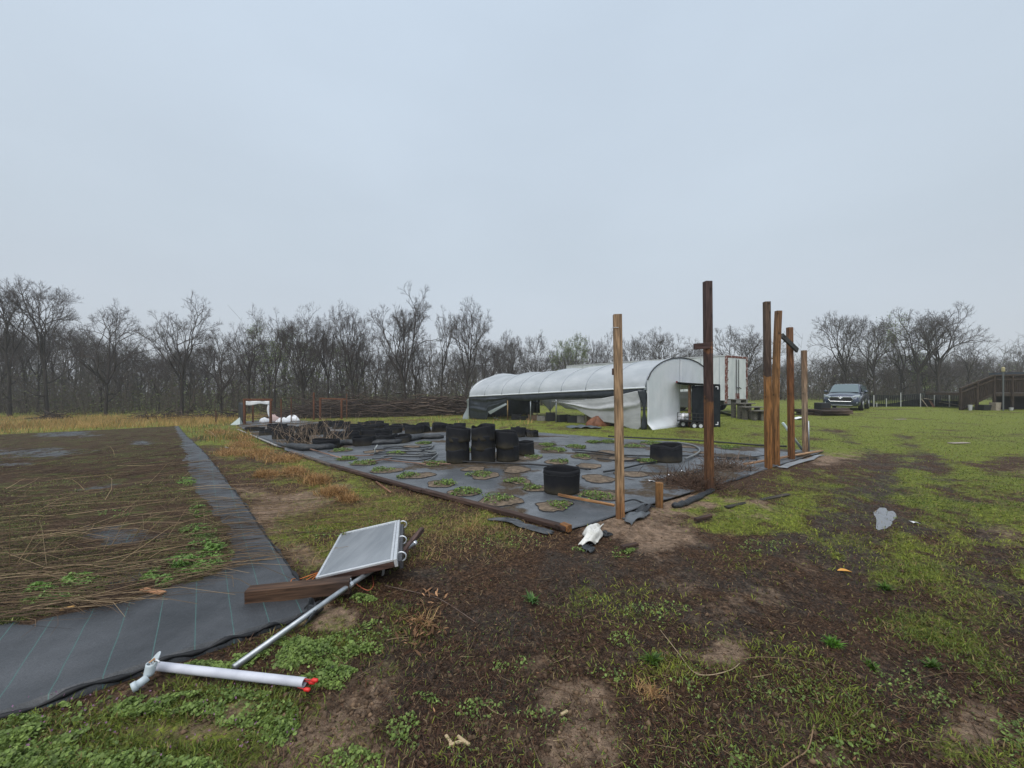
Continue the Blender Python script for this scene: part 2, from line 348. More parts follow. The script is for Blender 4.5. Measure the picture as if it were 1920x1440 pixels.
def ground_mat():
    m, t, b = nodes('wet_earth'); L = t.links; setc(b, (.05, .04, .03), .8, .15)
    N = lambda ty: t.nodes.new(ty)
    at = N('ShaderNodeAttribute'); at.attribute_name = 'Col'; sp = N('ShaderNodeSeparateColor'); L.new(at.outputs['Color'], sp.inputs[0])
    tcn = N('ShaderNodeTexCoord')
    def noise(sc, det=6, ro=.65):
        n = N('ShaderNodeTexNoise'); n.inputs['Scale'].default_value = sc; n.inputs['Detail'].default_value = det; n.inputs['Roughness'].default_value = ro; L.new(tcn.outputs['Object'], n.inputs['Vector']); return n
    def rampc(src, st):
        r = N('ShaderNodeValToRGB'); el = r.color_ramp.elements
        while len(el) < len(st): el.new(.5)
        for q, (p, c) in zip(el, st): q.position = p; q.color = (*c, 1)
        L.new(src, r.inputs[0]); return r.outputs[0]
    def mix(f, a, b_):
        k = N('ShaderNodeMix'); k.data_type = 'RGBA'; L.new(f, k.inputs[0]); L.new(a, k.inputs[6]); L.new(b_, k.inputs[7]); return k.outputs[2]
    def thr(mask, nz, soft=.14, gain=1.0):
        """patchy cover: the mask is the share of ground covered, the noise decides which bits"""
        u = N('ShaderNodeMapRange'); u.inputs[1].default_value = .33; u.inputs[2].default_value = .67; L.new(nz, u.inputs[0])
        a = N('ShaderNodeMath'); a.operation = 'MULTIPLY'; L.new(mask, a.inputs[0]); a.inputs[1].default_value = gain
        d_ = N('ShaderNodeMath'); d_.operation = 'SUBTRACT'; L.new(a.outputs[0], d_.inputs[0]); L.new(u.outputs[0], d_.inputs[1])
        r = N('ShaderNodeMapRange'); r.inputs[1].default_value = -soft; r.inputs[2].default_value = soft; L.new(d_.outputs[0], r.inputs[0]); return r.outputs[0]
    def blend(n1_, n2_, f):
        k = N('ShaderNodeMix'); k.data_type = 'FLOAT'; k.inputs[0].default_value = f; L.new(n1_.outputs[0], k.inputs[2]); L.new(n2_.outputs[0], k.inputs[3]); return k.outputs[0]
    n8 = noise(7, 9, .7); n40 = noise(46, 6, .7); n2 = noise(2.3, 5); n150 = noise(150, 3)
    base = rampc(n40.outputs[0], [(.32, (.010, .0055, .0035)), (.5, (.060, .032, .017)), (.70, (.20, .118, .068))])
    grey = rampc(n40.outputs[0], [(.32, (.012, .009, .007)), (.68, (.105, .082, .064))])
    base = mix(thr(sp.outputs[2], n2.outputs[0], .3), base, grey)
    moss = rampc(n40.outputs[0], [(.28, (.042, .050, .012)), (.5, (.150, .175, .026)), (.72, (.30, .33, .052))])
    sand = rampc(n150.outputs[0], [(.3, (.16, .105, .070)), (.7, (.34, .24, .165))])
    tan = rampc(n40.outputs[0], [(.3, (.09, .055, .025)), (.7, (.27, .17, .075))])
    n22 = noise(26, 7, .75); f0 = N('ShaderNodeMix'); f0.data_type = 'FLOAT'; f0.inputs[0].default_value = .30; L.new(blend(n22, n8, .45), f0.inputs[2]); L.new(n2.outputs[0], f0.inputs[3]); fine = f0.outputs[0]
    c = mix(thr(sp.outputs[1], fine, .22, 1.1), base, sand)
    c = mix(thr(at.outputs['Alpha'], fine, .2), c, tan)
    c = mix(thr(sp.outputs[0], fine, .20, .92), c, moss)
    nm = noise(17, 8, .72); mm = N('ShaderNodeMapRange'); mm.inputs[1].default_value = .34; mm.inputs[2].default_value = .66; mm.inputs[3].default_value = .42; mm.inputs[4].default_value = 1.60; L.new(nm.outputs[0], mm.inputs[0]); sc = N('ShaderNodeVectorMath'); sc.operation = 'SCALE'; L.new(c, sc.inputs[0]); L.new(mm.outputs[0], sc.inputs['Scale']); c = sc.outputs[0]
    L.new(c, b.inputs['Base Color'])
    rr = N('ShaderNodeMapRange'); rr.inputs[1].default_value = .35; rr.inputs[2].default_value = .65; rr.inputs[3].default_value = .55; rr.inputs[4].default_value = .9; L.new(n8.outputs[0], rr.inputs[0]); L.new(rr.outputs[0], b.inputs['Roughness'])
    ad = N('ShaderNodeMath'); ad.operation = 'MULTIPLY_ADD'; L.new(n150.outputs[0], ad.inputs[0]); ad.inputs[1].default_value = .35; L.new(n40.outputs[0], ad.inputs[2])
    bp = N('ShaderNodeBump'); bp.inputs['Distance'].default_value = .035; L.new(ad.outputs[0], bp.inputs['Height']); L.new(bp.outputs[0], b.inputs['Normal'])
    return m
gcol = np.stack([zz['g'], zz['s'], zz['d'], zz['t']], 1)
ground = np_mesh('ground', np.stack([x_, y_, gz], 1), Fq, ground_mat(), col=gcol, smooth=True)
tag(ground, 'muddy brown and green rough ground', kind='structure')
def zfast(x, y):
    return ground_z(np.asarray(x, float), np.asarray(y, float))
# puddle
mw, tw, bw = nodes('puddle_water'); setc(bw, (.13, .133, .14), .03, .5)
mb = MB(); ring = []
for i in range(28):
    a = 2 * math.pi * i / 28; k = 1 + .16 * math.sin(3 * a + 1) + .10 * math.sin(5 * a) + .06 * math.sin(9 * a + 2)
    ring.append((PUDX + .12 * k * math.cos(a) + .964 * .36 * k * math.sin(a), PUDY + .36 * k * math.sin(a), TZ(PUDX, PUDY) - .013))
mb.add(ring, [tuple(range(28))])
tag(mb.build('puddle', mw), 'small pale rain puddle in the muddy wheel track', kind='structure')

# ------------------------------------------------------------------ ground cloth
def cloth_mat(name, lines, dirt, c0=(.048, .053, .060), c1=(.120, .128, .138), r0=.22, r1=.55):
    m, t, b = nodes(name); L = t.links; setc(b, (.03, .033, .038), .5, .5); N = lambda ty: t.nodes.new(ty)
    tcn = N('ShaderNodeTexCoord'); uv = N('ShaderNodeAttribute'); uv.attribute_name = 'Col'; sp = N('ShaderNodeSeparateColor'); L.new(uv.outputs['Color'], sp.inputs[0])
    n = N('ShaderNodeTexNoise'); n.inputs['Scale'].default_value = 1.7; n.inputs['Detail'].default_value = 7; L.new(tcn.outputs['Object'], n.inputs['Vector'])
    r = N('ShaderNodeValToRGB'); r.color_ramp.elements[0].position = .35; r.color_ramp.elements[0].color = (*c0, 1); r.color_ramp.elements[1].position = .7; r.color_ramp.elements[1].color = (*c1, 1); L.new(n.outputs[0], r.inputs[0]); c = r.outputs[0]
    wv = N('ShaderNodeTexNoise'); wv.inputs['Scale'].default_value = 240; wv.inputs['Detail'].default_value = 2; L.new(tcn.outputs['Object'], wv.inputs['Vector'])
    mul = N('ShaderNodeMapRange'); mul.inputs[1].default_value = .3; mul.inputs[2].default_value = .7; mul.inputs[3].default_value = .55; mul.inputs[4].default_value = 1.45; L.new(wv.outputs[0], mul.inputs[0])
    vs = N('ShaderNodeVectorMath'); vs.operation = 'SCALE'; L.new(c, vs.inputs[0]); L.new(mul.outputs[0], vs.inputs['Scale']); c = vs.outputs[0]
    if lines:      # printed green lines every 0.3 m: blue channel holds metres across the cloth / 20
        ml = N('ShaderNodeMath'); ml.operation = 'MULTIPLY'; ml.inputs[1].default_value = 20 / .178; L.new(sp.outputs[2], ml.inputs[0])
        fr = N('ShaderNodeMath'); fr.operation = 'FRACT'; L.new(ml.outputs[0], fr.inputs[0])
        sb = N('ShaderNodeMath'); sb.operation = 'SUBTRACT'; sb.inputs[1].default_value = .5; L.new(fr.outputs[0], sb.inputs[0]); ab = N('ShaderNodeMath'); ab.operation = 'ABSOLUTE'; L.new(sb.outputs[0], ab.inputs[0])
        lt = N('ShaderNodeMath'); lt.operation = 'LESS_THAN'; lt.inputs[1].default_value = .012; L.new(ab.outputs[0], lt.inputs[0])
        fade = N('ShaderNodeMath'); fade.operation = 'MULTIPLY'; L.new(lt.outputs[0], fade.inputs[0]); L.new(mul.outputs[0], fade.inputs[1])
        k = N('ShaderNodeMix'); k.data_type = 'RGBA'; L.new(fade.outputs[0], k.inputs[0]); L.new(c, k.inputs[6]); k.inputs[7].default_value = (.05, .125, .115, 1); c = k.outputs[2]
    nd = N('ShaderNodeTexNoise'); nd.inputs['Scale'].default_value = 7; nd.inputs['Detail'].default_value = 8; nd.inputs['Roughness'].default_value = .7; L.new(tcn.outputs['Object'], nd.inputs['Vector'])
    a = N('ShaderNodeMath'); a.operation = 'MULTIPLY_ADD'; L.new(nd.outputs[0], a.inputs[0]); a.inputs[1].default_value = .8; L.new(sp.outputs[0], a.inputs[2])
    mr2 = N('ShaderNodeMapRange'); mr2.inputs[1].default_value = .78; mr2.inputs[2].default_value = 1.0; L.new(a.outputs[0], mr2.inputs[0])
    nf = N('ShaderNodeTexNoise'); nf.inputs['Scale'].default_value = 60; nf.inputs['Detail'].default_value = 5; L.new(tcn.outputs['Object'], nf.inputs['Vector'])
    rd = N('ShaderNodeValToRGB'); rd.color_ramp.elements[0].position = .35; rd.color_ramp.elements[0].color = (*dirt[0], 1); rd.color_ramp.elements[1].position = .7; rd.color_ramp.elements[1].color = (*dirt[1], 1); L.new(nf.outputs[0], rd.inputs[0])
    dsrc = rd.outputs[0]
    if lines:
        no = N('ShaderNodeTexNoise'); no.inputs['Scale'].default_value = 2.6; no.inputs['Detail'].default_value = 9; no.inputs['Roughness'].default_value = .75; L.new(tcn.outputs['Object'], no.inputs['Vector']); om = N('ShaderNodeMapRange'); om.inputs[1].default_value = .5; om.inputs[2].default_value = .6; L.new(no.outputs[0], om.inputs[0])
        ro_ = N('ShaderNodeValToRGB'); ro_.color_ramp.elements[0].position = .35; ro_.color_ramp.elements[0].color = (.03, .034, .012, 1); ro_.color_ramp.elements[1].position = .7; ro_.color_ramp.elements[1].color = (.12, .13, .045, 1); L.new(nf.outputs[0], ro_.inputs[0])
        k = N('ShaderNodeMix'); k.data_type = 'RGBA'; L.new(om.outputs[0], k.inputs[0]); L.new(dsrc, k.inputs[6]); L.new(ro_.outputs[0], k.inputs[7]); dsrc = k.outputs[2]
    k = N('ShaderNodeMix'); k.data_type = 'RGBA'; L.new(mr2.outputs[0], k.inputs[0]); L.new(c, k.inputs[6]); L.new(dsrc, k.inputs[7]); L.new(k.outputs[2], b.inputs['Base Color'])
    rr = N('ShaderNodeMapRange'); rr.inputs[1].default_value = .3; rr.inputs[2].default_value = .7; rr.inputs[3].default_value = r0; rr.inputs[4].default_value = r1; L.new(nd.outputs[0], rr.inputs[0])
    rm = N('ShaderNodeMix'); rm.data_type = 'FLOAT'; L.new(mr2.outputs[0], rm.inputs[0]); L.new(rr.outputs[0], rm.inputs[2]); rm.inputs[3].default_value = .9; L.new(rm.outputs[0], b.inputs['Roughness'])
    sq = N('ShaderNodeMix'); sq.data_type = 'FLOAT'; L.new(mr2.outputs[0], sq.inputs[0]); sq.inputs[2].default_value = .5; sq.inputs[3].default_value = .08; L.new(sq.outputs[0], b.inputs['Specular IOR Level'])
    bp = N('ShaderNodeBump'); bp.inputs['Distance'].default_value = .012; bp.inputs['Strength'].default_value = .7; L.new(nd.outputs[0], bp.inputs['Height']); L.new(bp.outputs[0], b.inputs['Normal'])
    return m
def bil(Q, u, v):      # u along Q0->Q3/Q1->Q2, v along Q0->Q1
    return ((1 - u) * (1 - v))[:, None] * Q[0] + ((1 - u) * v)[:, None] * Q[1] + (u * v)[:, None] * Q[2] + (u * (1 - v))[:, None] * Q[3]
def matz(x, y): return T(x, y) + .018 + (fbm(x * 1.1, y * 1.1, 41, 4) - .5) * .04 + np.abs(fbm(x * 2.6, y * 2.6, 43, 4) - .5) * -.035 + (fbm(x * 9, y * 9, 45, 2) - .5) * .006
U, V_ = np.meshgrid(np.linspace(0, 1, 190) ** 1.7, np.linspace(0, 1, 90), indexing='ij'); U = U.ravel(); V_ = V_.ravel()
XY = along(LEFTE, U) * (1 - V_)[:, None] + along(RIGHTE, U) * V_[:, None]
edge = np.minimum(np.minimum(U, 1 - U), np.minimum(V_, 1 - V_))
wob = (fbm(XY[:, 0] * 1.5, XY[:, 1] * 1.5, 88, 3) - .5) * .22 * (edge < 1e-6); XY = XY + wob[:, None] * np.array([[.7, .7]])
mz = matz(XY[:, 0], XY[:, 1]) - .012 * (edge < 1e-6)
dirtm = np.clip((fbm(XY[:, 0] * 1.1, XY[:, 1] * 1.1, 61, 5) - .50) * 3.6, 0, .60) + np.clip((U - .18) * 1.2, 0, .33)
i2 = np.arange(190 * 90).reshape(190, 90); Fm = np.stack([i2[:-1, :-1], i2[1:, :-1], i2[1:, 1:], i2[:-1, 1:]], -1).reshape(-1, 4)
bedmat = cloth_mat('bed_cloth', False, ((.035, .026, .018), (.11, .085, .06)))
bed = np_mesh('ground_cloth', np.stack([XY[:, 0], XY[:, 1], mz], 1), Fm, bedmat, col=np.stack([dirtm, dirtm * 0, dirtm * 0], 1), smooth=True)
tag(bed, 'wet grey ground cloth of the right bed, cut with round planting holes', 'ground cloth')
# left bed cloth: bare along its front and right margin, buried in dirt and stalks inside
MARG = [(-400, 1300), (0, 1182), (80, 1165), (200, 1140), (330, 1106), (400, 1082), (440, 1045), (424, 1000), (372, 940), (352, 870), (338, 820), (328, 800), (-700, 800)]
MW = np.array([[float(a) for a in G(*c)] for c in MARG]); MW[-1] = LB[2]
def inpoly(Q, x, y):
    c = np.zeros(np.shape(x), bool); n = len(Q)
    for i in range(n):
        x1, y1 = Q[i]; x2, y2 = Q[(i + 1) % n]
        with np.errstate(divide='ignore', invalid='ignore'):
            k = ((y1 > y) != (y2 > y)) & (x < (x2 - x1) * (y - y1) / (y2 - y1) + x1)
        c ^= k
    return c
GAPS = blobs([(235, 1075, 75, 30, 1.1), (240, 1005, 70, 14, .8), (170, 915, 60, 8, .5), (60, 852, 50, 7, 1.2), (130, 815, 30, 4, 1.2), (265, 832, 12, 4, 1), (20, 872, 40, 4, .9)])
Ul, Vl = np.meshgrid(np.linspace(0, 1, 230) ** 2.2, np.linspace(0, 1, 150) ** 1.6, indexing='ij'); Ul = Ul.ravel(); Vl = Vl.ravel()
XL = bil(np.array([LB[0], LB[3], LB[2], LB[1]]), Ul, Vl)
e2 = np.minimum(Ul, Vl); lip = (e2 < 1e-6)
wl = (fbm(XL[:, 0] * 2, XL[:, 1] * 2, 19, 3) - .5) * .10 * lip; XL = XL + wl[:, None] * np.array([[.7, -.7]])
dm = np.linalg.norm(XL - LB[0], axis=1)
lz = matz(XL[:, 0], XL[:, 1]) + .02 + .018 * np.exp(-(Ul * 70) ** 2) - .062 * lip
dl = inpoly(MW, XL[:, 0] + (fbm(XL[:, 0] * 4, XL[:, 1] * 4, 7, 3) - .5) * .25, XL[:, 1] + (fbm(XL[:, 0] * 4, XL[:, 1] * 4, 8, 3) - .5) * .25).astype(float)
dl = np.clip(dl * .85 - field(GAPS, XL[:, 0], XL[:, 1]) * .8, 0, 1)
fv = LB[3] - LB[0]; fv /= np.linalg.norm(fv); acr = ((XL - LB[0]) @ fv + 8) / 20
i3 = np.arange(230 * 150).reshape(230, 150); Fl = np.stack([i3[:-1, :-1], i3[1:, :-1], i3[1:, 1:], i3[:-1, 1:]], -1).reshape(-1, 4)
lmat = cloth_mat('strip_cloth', True, ((.016, .010, .007), (.105, .068, .043)), (.024, .027, .031), (.064, .068, .075), .42, .68)
lcl = np_mesh('ground_cloth', np.stack([XL[:, 0], XL[:, 1], lz], 1), Fl, lmat, col=np.stack([dl, dl * 0, acr], 1), smooth=True)
tag(lcl, 'grey ground cloth with thin green lines under the left bed of dead stalks', 'ground cloth')
HEM_GAP = M('hem_and_gap_black', (.008, .009, .011), .6)  # front tube paints the shaded gap under the edge, side tube a fold
for hp_, hl in ((along(np.array([LB[0], LB[3]]), np.linspace(0, 1, 130) ** 1.6), 'front'), (along(np.array([LB[0], LB[1]]), np.linspace(0, 1, 130) ** 1.8), 'side')):
    d_ = (LB[0] - LB[1]) if hl == 'front' else (LB[0] - LB[3]); d_ = d_ / np.linalg.norm(d_); off_ = (fbm(hp_[:, 0] * 2, hp_[:, 1] * 2, 19, 3) - .5) * .05
    mbh = MB(); pts_ = [Vector((float(p[0] + d_[0] * o_), float(p[1] + d_[1] * o_), float(matz(p[0], p[1])) + .012 + .012 * math.sin(i_ * .9))) for i_, (p, o_) in enumerate(zip(hp_, off_))]
    mbh.tube(pts_, [.012 + .006 * math.sin(i_ * 1.7) for i_ in range(len(pts_))], 6); mbh.build('hem_and_gap_shade', HEM_GAP, lcl, smooth=True)
def lbz(x, y): return matz(np.asarray(x), np.asarray(y)) + .02
def surf(x, y):
    """top of whatever covers the ground here"""
    x = np.asarray(x, float); y = np.asarray(y, float)
    return np.where(inside(LB, x, y) > .02, lbz(x, y), np.where(inside(BED, x, y) > .02, matz(x, y), ground_z(x, y)))
def SP(px, py, z=0.0):
    """point on the visible surface at a pixel, lifted by z"""
    x, y = G(px, py, .02); return Vector((float(x), float(y), float(surf(x, y)) + z))
# planting holes: bare soil discs let into the cloth
soil = M('hole_soil', (.065, .048, .032), .9, (.19, .14, .095), scale=14, bump=.01, bscale=70)
HOLES = [(1039, 948), (938, 939), (872, 923), (826, 908), (971, 902), (909, 891), (887, 879), (789, 891), (1011, 916), (1122, 928), (1122, 898), (1044, 866), (1104, 874), (993, 858), (1184, 889), (1167, 861), (1140, 847),
    (1042, 844), (1082, 838), (1027, 835), (1113, 829), (1144, 828), (1187, 837), (1091, 857), (969, 880), (815, 869), (724, 882), (775, 892), (651, 860), (684, 868), (795, 832), (1215, 865), (1222, 832), (1365, 840), (1318, 849), (1290, 838), (745, 850), (700, 846), (640, 845), (880, 845), (770, 838)]
HC = []
for k, (px, py) in enumerate(HOLES):
    c = SP(px, py); r0 = .20 + .08 * random.random(); HC.append((c, r0)); mbh = MB(); nn = 26; ring = []; ring2 = []
    for i in range(nn):
        a = 2 * math.pi * i / nn; kk = 1 + .13 * math.sin(2 * a + k) + .08 * math.sin(3 * a + 2.7 * k) + .05 * math.sin(5 * a + 2 * k) + .07 * random.uniform(-1, 1)
        xx = c.x + r0 * kk * math.cos(a); yy = c.y + r0 * kk * math.sin(a); ring.append((xx, yy, float(matz(xx, yy)) + .006))
        xx = c.x + r0 * .55 * kk * math.cos(a); yy = c.y + r0 * .55 * kk * math.sin(a); ring2.append((xx, yy, float(matz(xx, yy)) + .014))
    mbh.add(ring + ring2 + [(c.x, c.y, float(matz(c.x, c.y)) + .016)], [(i, (i + 1) % nn, nn + (i + 1) % nn, nn + i) for i in range(nn)] + [(nn + i, nn + (i + 1) % nn, 2 * nn) for i in range(nn)])
    h = mbh.build('soil_hole', soil, bed, smooth=True)
    rim = MB(); rim.tube([(p[0], p[1], p[2] + .002) for p in ring] + [(ring[0][0], ring[0][1], ring[0][2] + .002)], .004, 4, caps=False)
    rim.build('cut_edge', M('black_plastic', (.012, .013, .016), .55), h)
# ------------------------------------------------------------------ vegetation on the ground
def blades(x, y, z, length, width, col, lean=.5, az=None, curl=.5):
    n = len(x); az = rng.uniform(0, 2 * np.pi, n) if az is None else az
    le = np.abs(rng.normal(lean, .25, n)); d = np.stack([np.cos(az) * np.sin(le), np.sin(az) * np.sin(le), np.cos(le)], 1)
    le2 = le + curl * rng.uniform(.3, 1.2, n); d2 = np.stack([np.cos(az) * np.sin(le2), np.sin(az) * np.sin(le2), np.cos(le2)], 1)
    sd = az + np.pi / 2 + rng.normal(0, .6, n); s = np.stack([np.cos(sd), np.sin(sd), np.zeros(n)], 1) * (np.asarray(width) / 2)[:, None]
    b = np.stack([x, y, z], 1); m = b + d * (length * .55)[:, None]; t = m + d2 * (length * .45)[:, None]
    V = np.stack([b - s, b + s, m - s * .8, m + s * .8, t], 1).reshape(-1, 3)
    Fc = (np.arange(n) * 5)[:, None, None] + np.array([[0, 1, 3], [0, 3, 2], [2, 3, 4]])[None]
    return V, Fc.reshape(-1, 3), np.repeat(col, 5, 0)
def leaves(c, size, col, tilt=.5, shape=0):
    """small broad leaves, folded along the midrib"""
    n = len(c); az = rng.uniform(0, 2 * np.pi, n); f = np.stack([np.cos(az), np.sin(az), rng.normal(-.05, tilt, n)], 1); f /= np.linalg.norm(f, axis=1, keepdims=True)
    r = np.stack([-np.sin(az), np.cos(az), rng.normal(0, tilt, n)], 1); r /= np.linalg.norm(r, axis=1, keepdims=True); u = np.cross(f, r); s = size[:, None]
    if shape == 0: pts = [(-.5, 0, 0), (-.25, .42, .1), (.25, .45, .12), (.5, 0, .0), (.25, -.45, .12), (-.25, -.42, .1)]
    else: pts = [(-.6, 0, 0), (-.1, .16, .03), (.3, .13, .03), (.7, 0, -.05), (.3, -.13, .03), (-.1, -.16, .03)]
    V = np.stack([c + f * s * a + r * s * b + u * s * k for a, b, k in pts], 1).reshape(-1, 3)
    Fc = (np.arange(n) * 6)[:, None, None] + np.array([[0, 3, 2], [0, 2, 1], [0, 5, 4], [0, 4, 3]])[None]
    return V, Fc.reshape(-1, 3), np.repeat(col, 6, 0)
class Bulk:
    def __init__(s): s.V = []; s.F = []; s.C = []; s.n = 0
    def add(s, V, Fc, C): s.V.append(V); s.F.append(Fc + s.n); s.C.append(C); s.n += len(V)
    def build(s, name, mat, parent=None, off=None):
        V = np.concatenate(s.V); V = V - np.array(off) if off is not None else V
        return np_mesh(name, V, np.concatenate(s.F), mat, parent, np.concatenate(s.C))
def lerp(a, b, t): return np.asarray(a)[None] * (1 - t[:, None]) + np.asarray(b)[None] * t[:, None]
def vary(col, n, s=.25):
    return np.clip(col * (1 + rng.normal(0, s, (n, 1))), .003, .9)
GRASS = M('grass_blades', (.1, .1, .02), .6, attr='Col', trans=.25, spec=.3)
LEAF = M('weed_leaves', (.08, .15, .04), .5, attr='Col', trans=.3, spec=.35)
DRY = M('dry_stems', (.2, .13, .07), .8, attr='Col', spec=.2)
def screen_pts(n, y0, y1, x0=-260, x1=2180, pw=1.0):
    py = y0 + (y1 - y0) * rng.random(n) ** pw; px = rng.uniform(x0, x1, n); x, y = G(px, py); return x, y
# short grass
B = Bulk()
x, y = screen_pts(430000, 742, 1500); q = zones(x, y)
keep = (rng.random(len(x)) < q['g'] ** 1.5 * 1.25 * np.clip(1 - q['s'], 0, 1)) & (q['inb'] < -.03) & (q['inl'] < -.03) & (y < 60); x = x[keep]; y = y[keep]; n = len(x)
hue = np.clip(fbm(x * .8, y * .8, 201, 3) * 1.5 - .3 + rng.normal(0, .15, n), 0, 1)
c = vary(lerp((.060, .095, .016), (.25, .275, .034), hue), n); pale = rng.random(n) < .10; c[pale] = lerp((.20, .15, .06), (.30, .22, .09), rng.random(pale.sum()))
ln = (.016 + .022 * rng.random(n)) * (1 + np.minimum(y, 25) * .05); B.add(*blades(x, y, zfast(x, y), ln, (.0022 + .0022 * rng.random(n)) * (1 + np.minimum(y, 40) * .20), c, lean=.75))
# brown thatch and dead blades in the muddy foreground
x, y = screen_pts(230000, 850, 1500, pw=.8); q = zones(x, y)
keep = (q['inb'] < -.02) & (q['inl'] < -.02) & (rng.random(len(x)) < np.clip(.25 + .9 * q['d'] - 1.0 * q['s'] - .35 * q['g'], .03, 1)); x = x[keep]; y = y[keep]; n = len(x)
c = vary(lerp((.022, .012, .008), (.125, .062, .034), rng.random(n) ** 1.3), n, .3); pale = rng.random(n) < .05; c[pale] = lerp((.18, .12, .06), (.34, .25, .13), rng.random(pale.sum()))
B.add(*blades(x, y, zfast(x, y) + .002, .012 + .03 * rng.random(n), (.0018 + .0018 * rng.random(n)) * (1 + y * .14), c, lean=1.25, curl=.3))
# mossy low leaves everywhere green
x, y = screen_pts(90000, 880, 1500, pw=.8); q = zones(x, y); patch = fbm(x * 1.4, y * 1.4, 301, 4)
keep = (q['inb'] < -.02) & (q['inl'] < -.02) & (rng.random(len(x)) < np.clip((patch - .55) * 9, 0, 1) * (.06 + q['g']) * (1 - q['s'])); x = x[keep]; y = y[keep]; n = len(x)
hue = rng.random(n); c = vary(lerp((.060, .115, .025), (.19, .28, .07), hue), n)
B.add(*leaves(np.stack([x, y, zfast(x, y) + .004 + .02 * rng.random(n)], 1), .006 + .009 * rng.random(n), c, .6, 1))
tag(B.build('grass', GRASS), 'short green grass and brown thatch', kind='stuff')
# tan dead grass: path tufts and the field beyond
B = Bulk()
TUFT = [(480, 850, 40, 9), (530, 862, 36, 8), (552, 888, 22, 7), (592, 903, 26, 8), (625, 925, 24, 8), (655, 938, 16, 6), (455, 835, 30, 8), (410, 812, 30, 7), (500, 893, 20, 5), (430, 850, 25, 6), (450, 820, 26, 6)]
for px, py, rx, ry in TUFT:
    n = 1100 if rx > 18 else 500; sx = px + rng.normal(0, rx * .5, n); sy = py + rng.normal(0, ry * .5, n); x, y = G(sx, sy); k = inside(BED, x, y) < -.05; x = x[k]; y = y[k]; n = len(x)
    c = vary(lerp((.17, .085, .028), (.42, .25, .10), rng.random(n)), n, .2); B.add(*blades(x, y, zfast(x, y), (.05 + .10 * rng.random(n)) * (1 + y * .03), .004 * (1 + y * .14) + 0 * x, c, lean=.8, curl=.7))
x, y = screen_pts(90000, 772, 830, x0=-260, x1=1000); q = zones(x, y)
keep = (q['inb'] < -.1) & (q['inl'] < -.1) & (y < 34) & (rng.random(len(x)) < np.where(x < -17, .25 + q['t'], .07 + .45 * q['t'])); x = x[keep]; y = y[keep]; n = len(x)
c = vary(lerp((.26, .155, .050), (.52, .34, .13), np.clip(fbm(x * .3, y * .3, 5, 3) * 1.4 - .2, 0, 1)), n, .2); gr = rng.random(n) < np.where(x < -18, .12, .5); c[gr] = vary(lerp((.06, .09, .02), (.14, .16, .04), rng.random(gr.sum())), gr.sum())
tall = .10 + .22 * np.clip(fbm(x * .4, y * .4, 77, 3) * 2 - .6, 0, 1) + np.where(x < -17, .25, 0) * rng.random(n)
B.add(*blades(x, y, zfast(x, y), tall * (.6 + .7 * rng.random(n)), .010 + .012 * rng.random(n), c, lean=.3, curl=.6))
x, y = screen_pts(60000, 800, 1060, x0=300, x1=1080); q = zones(x, y)
keep = (q['inb'] < -.05) & (q['inl'] < -.05) & (inside(PATHQ, x, y) > -.2) & (rng.random(len(x)) < .12 + .7 * q['t']); x = x[keep]; y = y[keep]; n = len(x)
B.add(*blades(x, y, zfast(x, y), .03 + .05 * rng.random(n), (.0022 + .002 * rng.random(n)) * (1 + y * .12), vary(lerp((.14, .085, .035), (.38, .26, .12), rng.random(n)), n, .2), lean=1.0, curl=.6))
tag(B.build('dead_grass', GRASS), 'tan dead grass in tufts and along the far field', kind='stuff')
# broad-leaved weeds: dense green mats at the lower left
def weed_patch(B, px, py, rx, ry, n, h=.07, sz=.022, c0=(.070, .120, .024), c1=(.25, .34, .085), shape=0, rough=1.0):
    """sprawling weeds: density and height broken up by noise so no patch reads as a cushion"""
    n = int(n * 2.2); a = rng.uniform(0, 2 * np.pi, n); r = np.sqrt(rng.random(n)) * (1 + .55 * rough * (fbm(np.cos(a) * 1.6 + px, np.sin(a) * 1.6 + py, 3, 3) - .5) * 2); sx = px + rx * r * np.cos(a); sy = py + ry * r * np.sin(a); x, y = G(sx, sy, .02)
    dn = fbm(x * 9, y * 9, int(px), 4); k = rng.random(n) < np.clip((dn - .5 + .14 * (1.15 - r)) * 6 + .2, 0.02, 1) * np.clip(1.15 - 1.5 * field(SAND, x, y), .05, 1); x, y, r, dn = x[k], y[k], r[k], dn[k]; n = len(x)
    hh = h * np.clip(1.1 - r, .12, 1) * np.clip((fbm(x * 11, y * 11, int(py), 3) - .25) * 2.0, .1, 1.3); z = surf(x, y) + .004 + hh * np.sqrt(rng.random(n))
    t = np.clip(.55 * rng.random(n) + .6 * fbm(x * 14, y * 14, int(py), 2) - .05, 0, 1); c = vary(lerp(c0, c1, t), n, .25)
    B.add(*leaves(np.stack([x, y, z], 1), sz * (.35 + .75 * rng.random(n) ** 1.5), c, .55, shape))
B = Bulk()
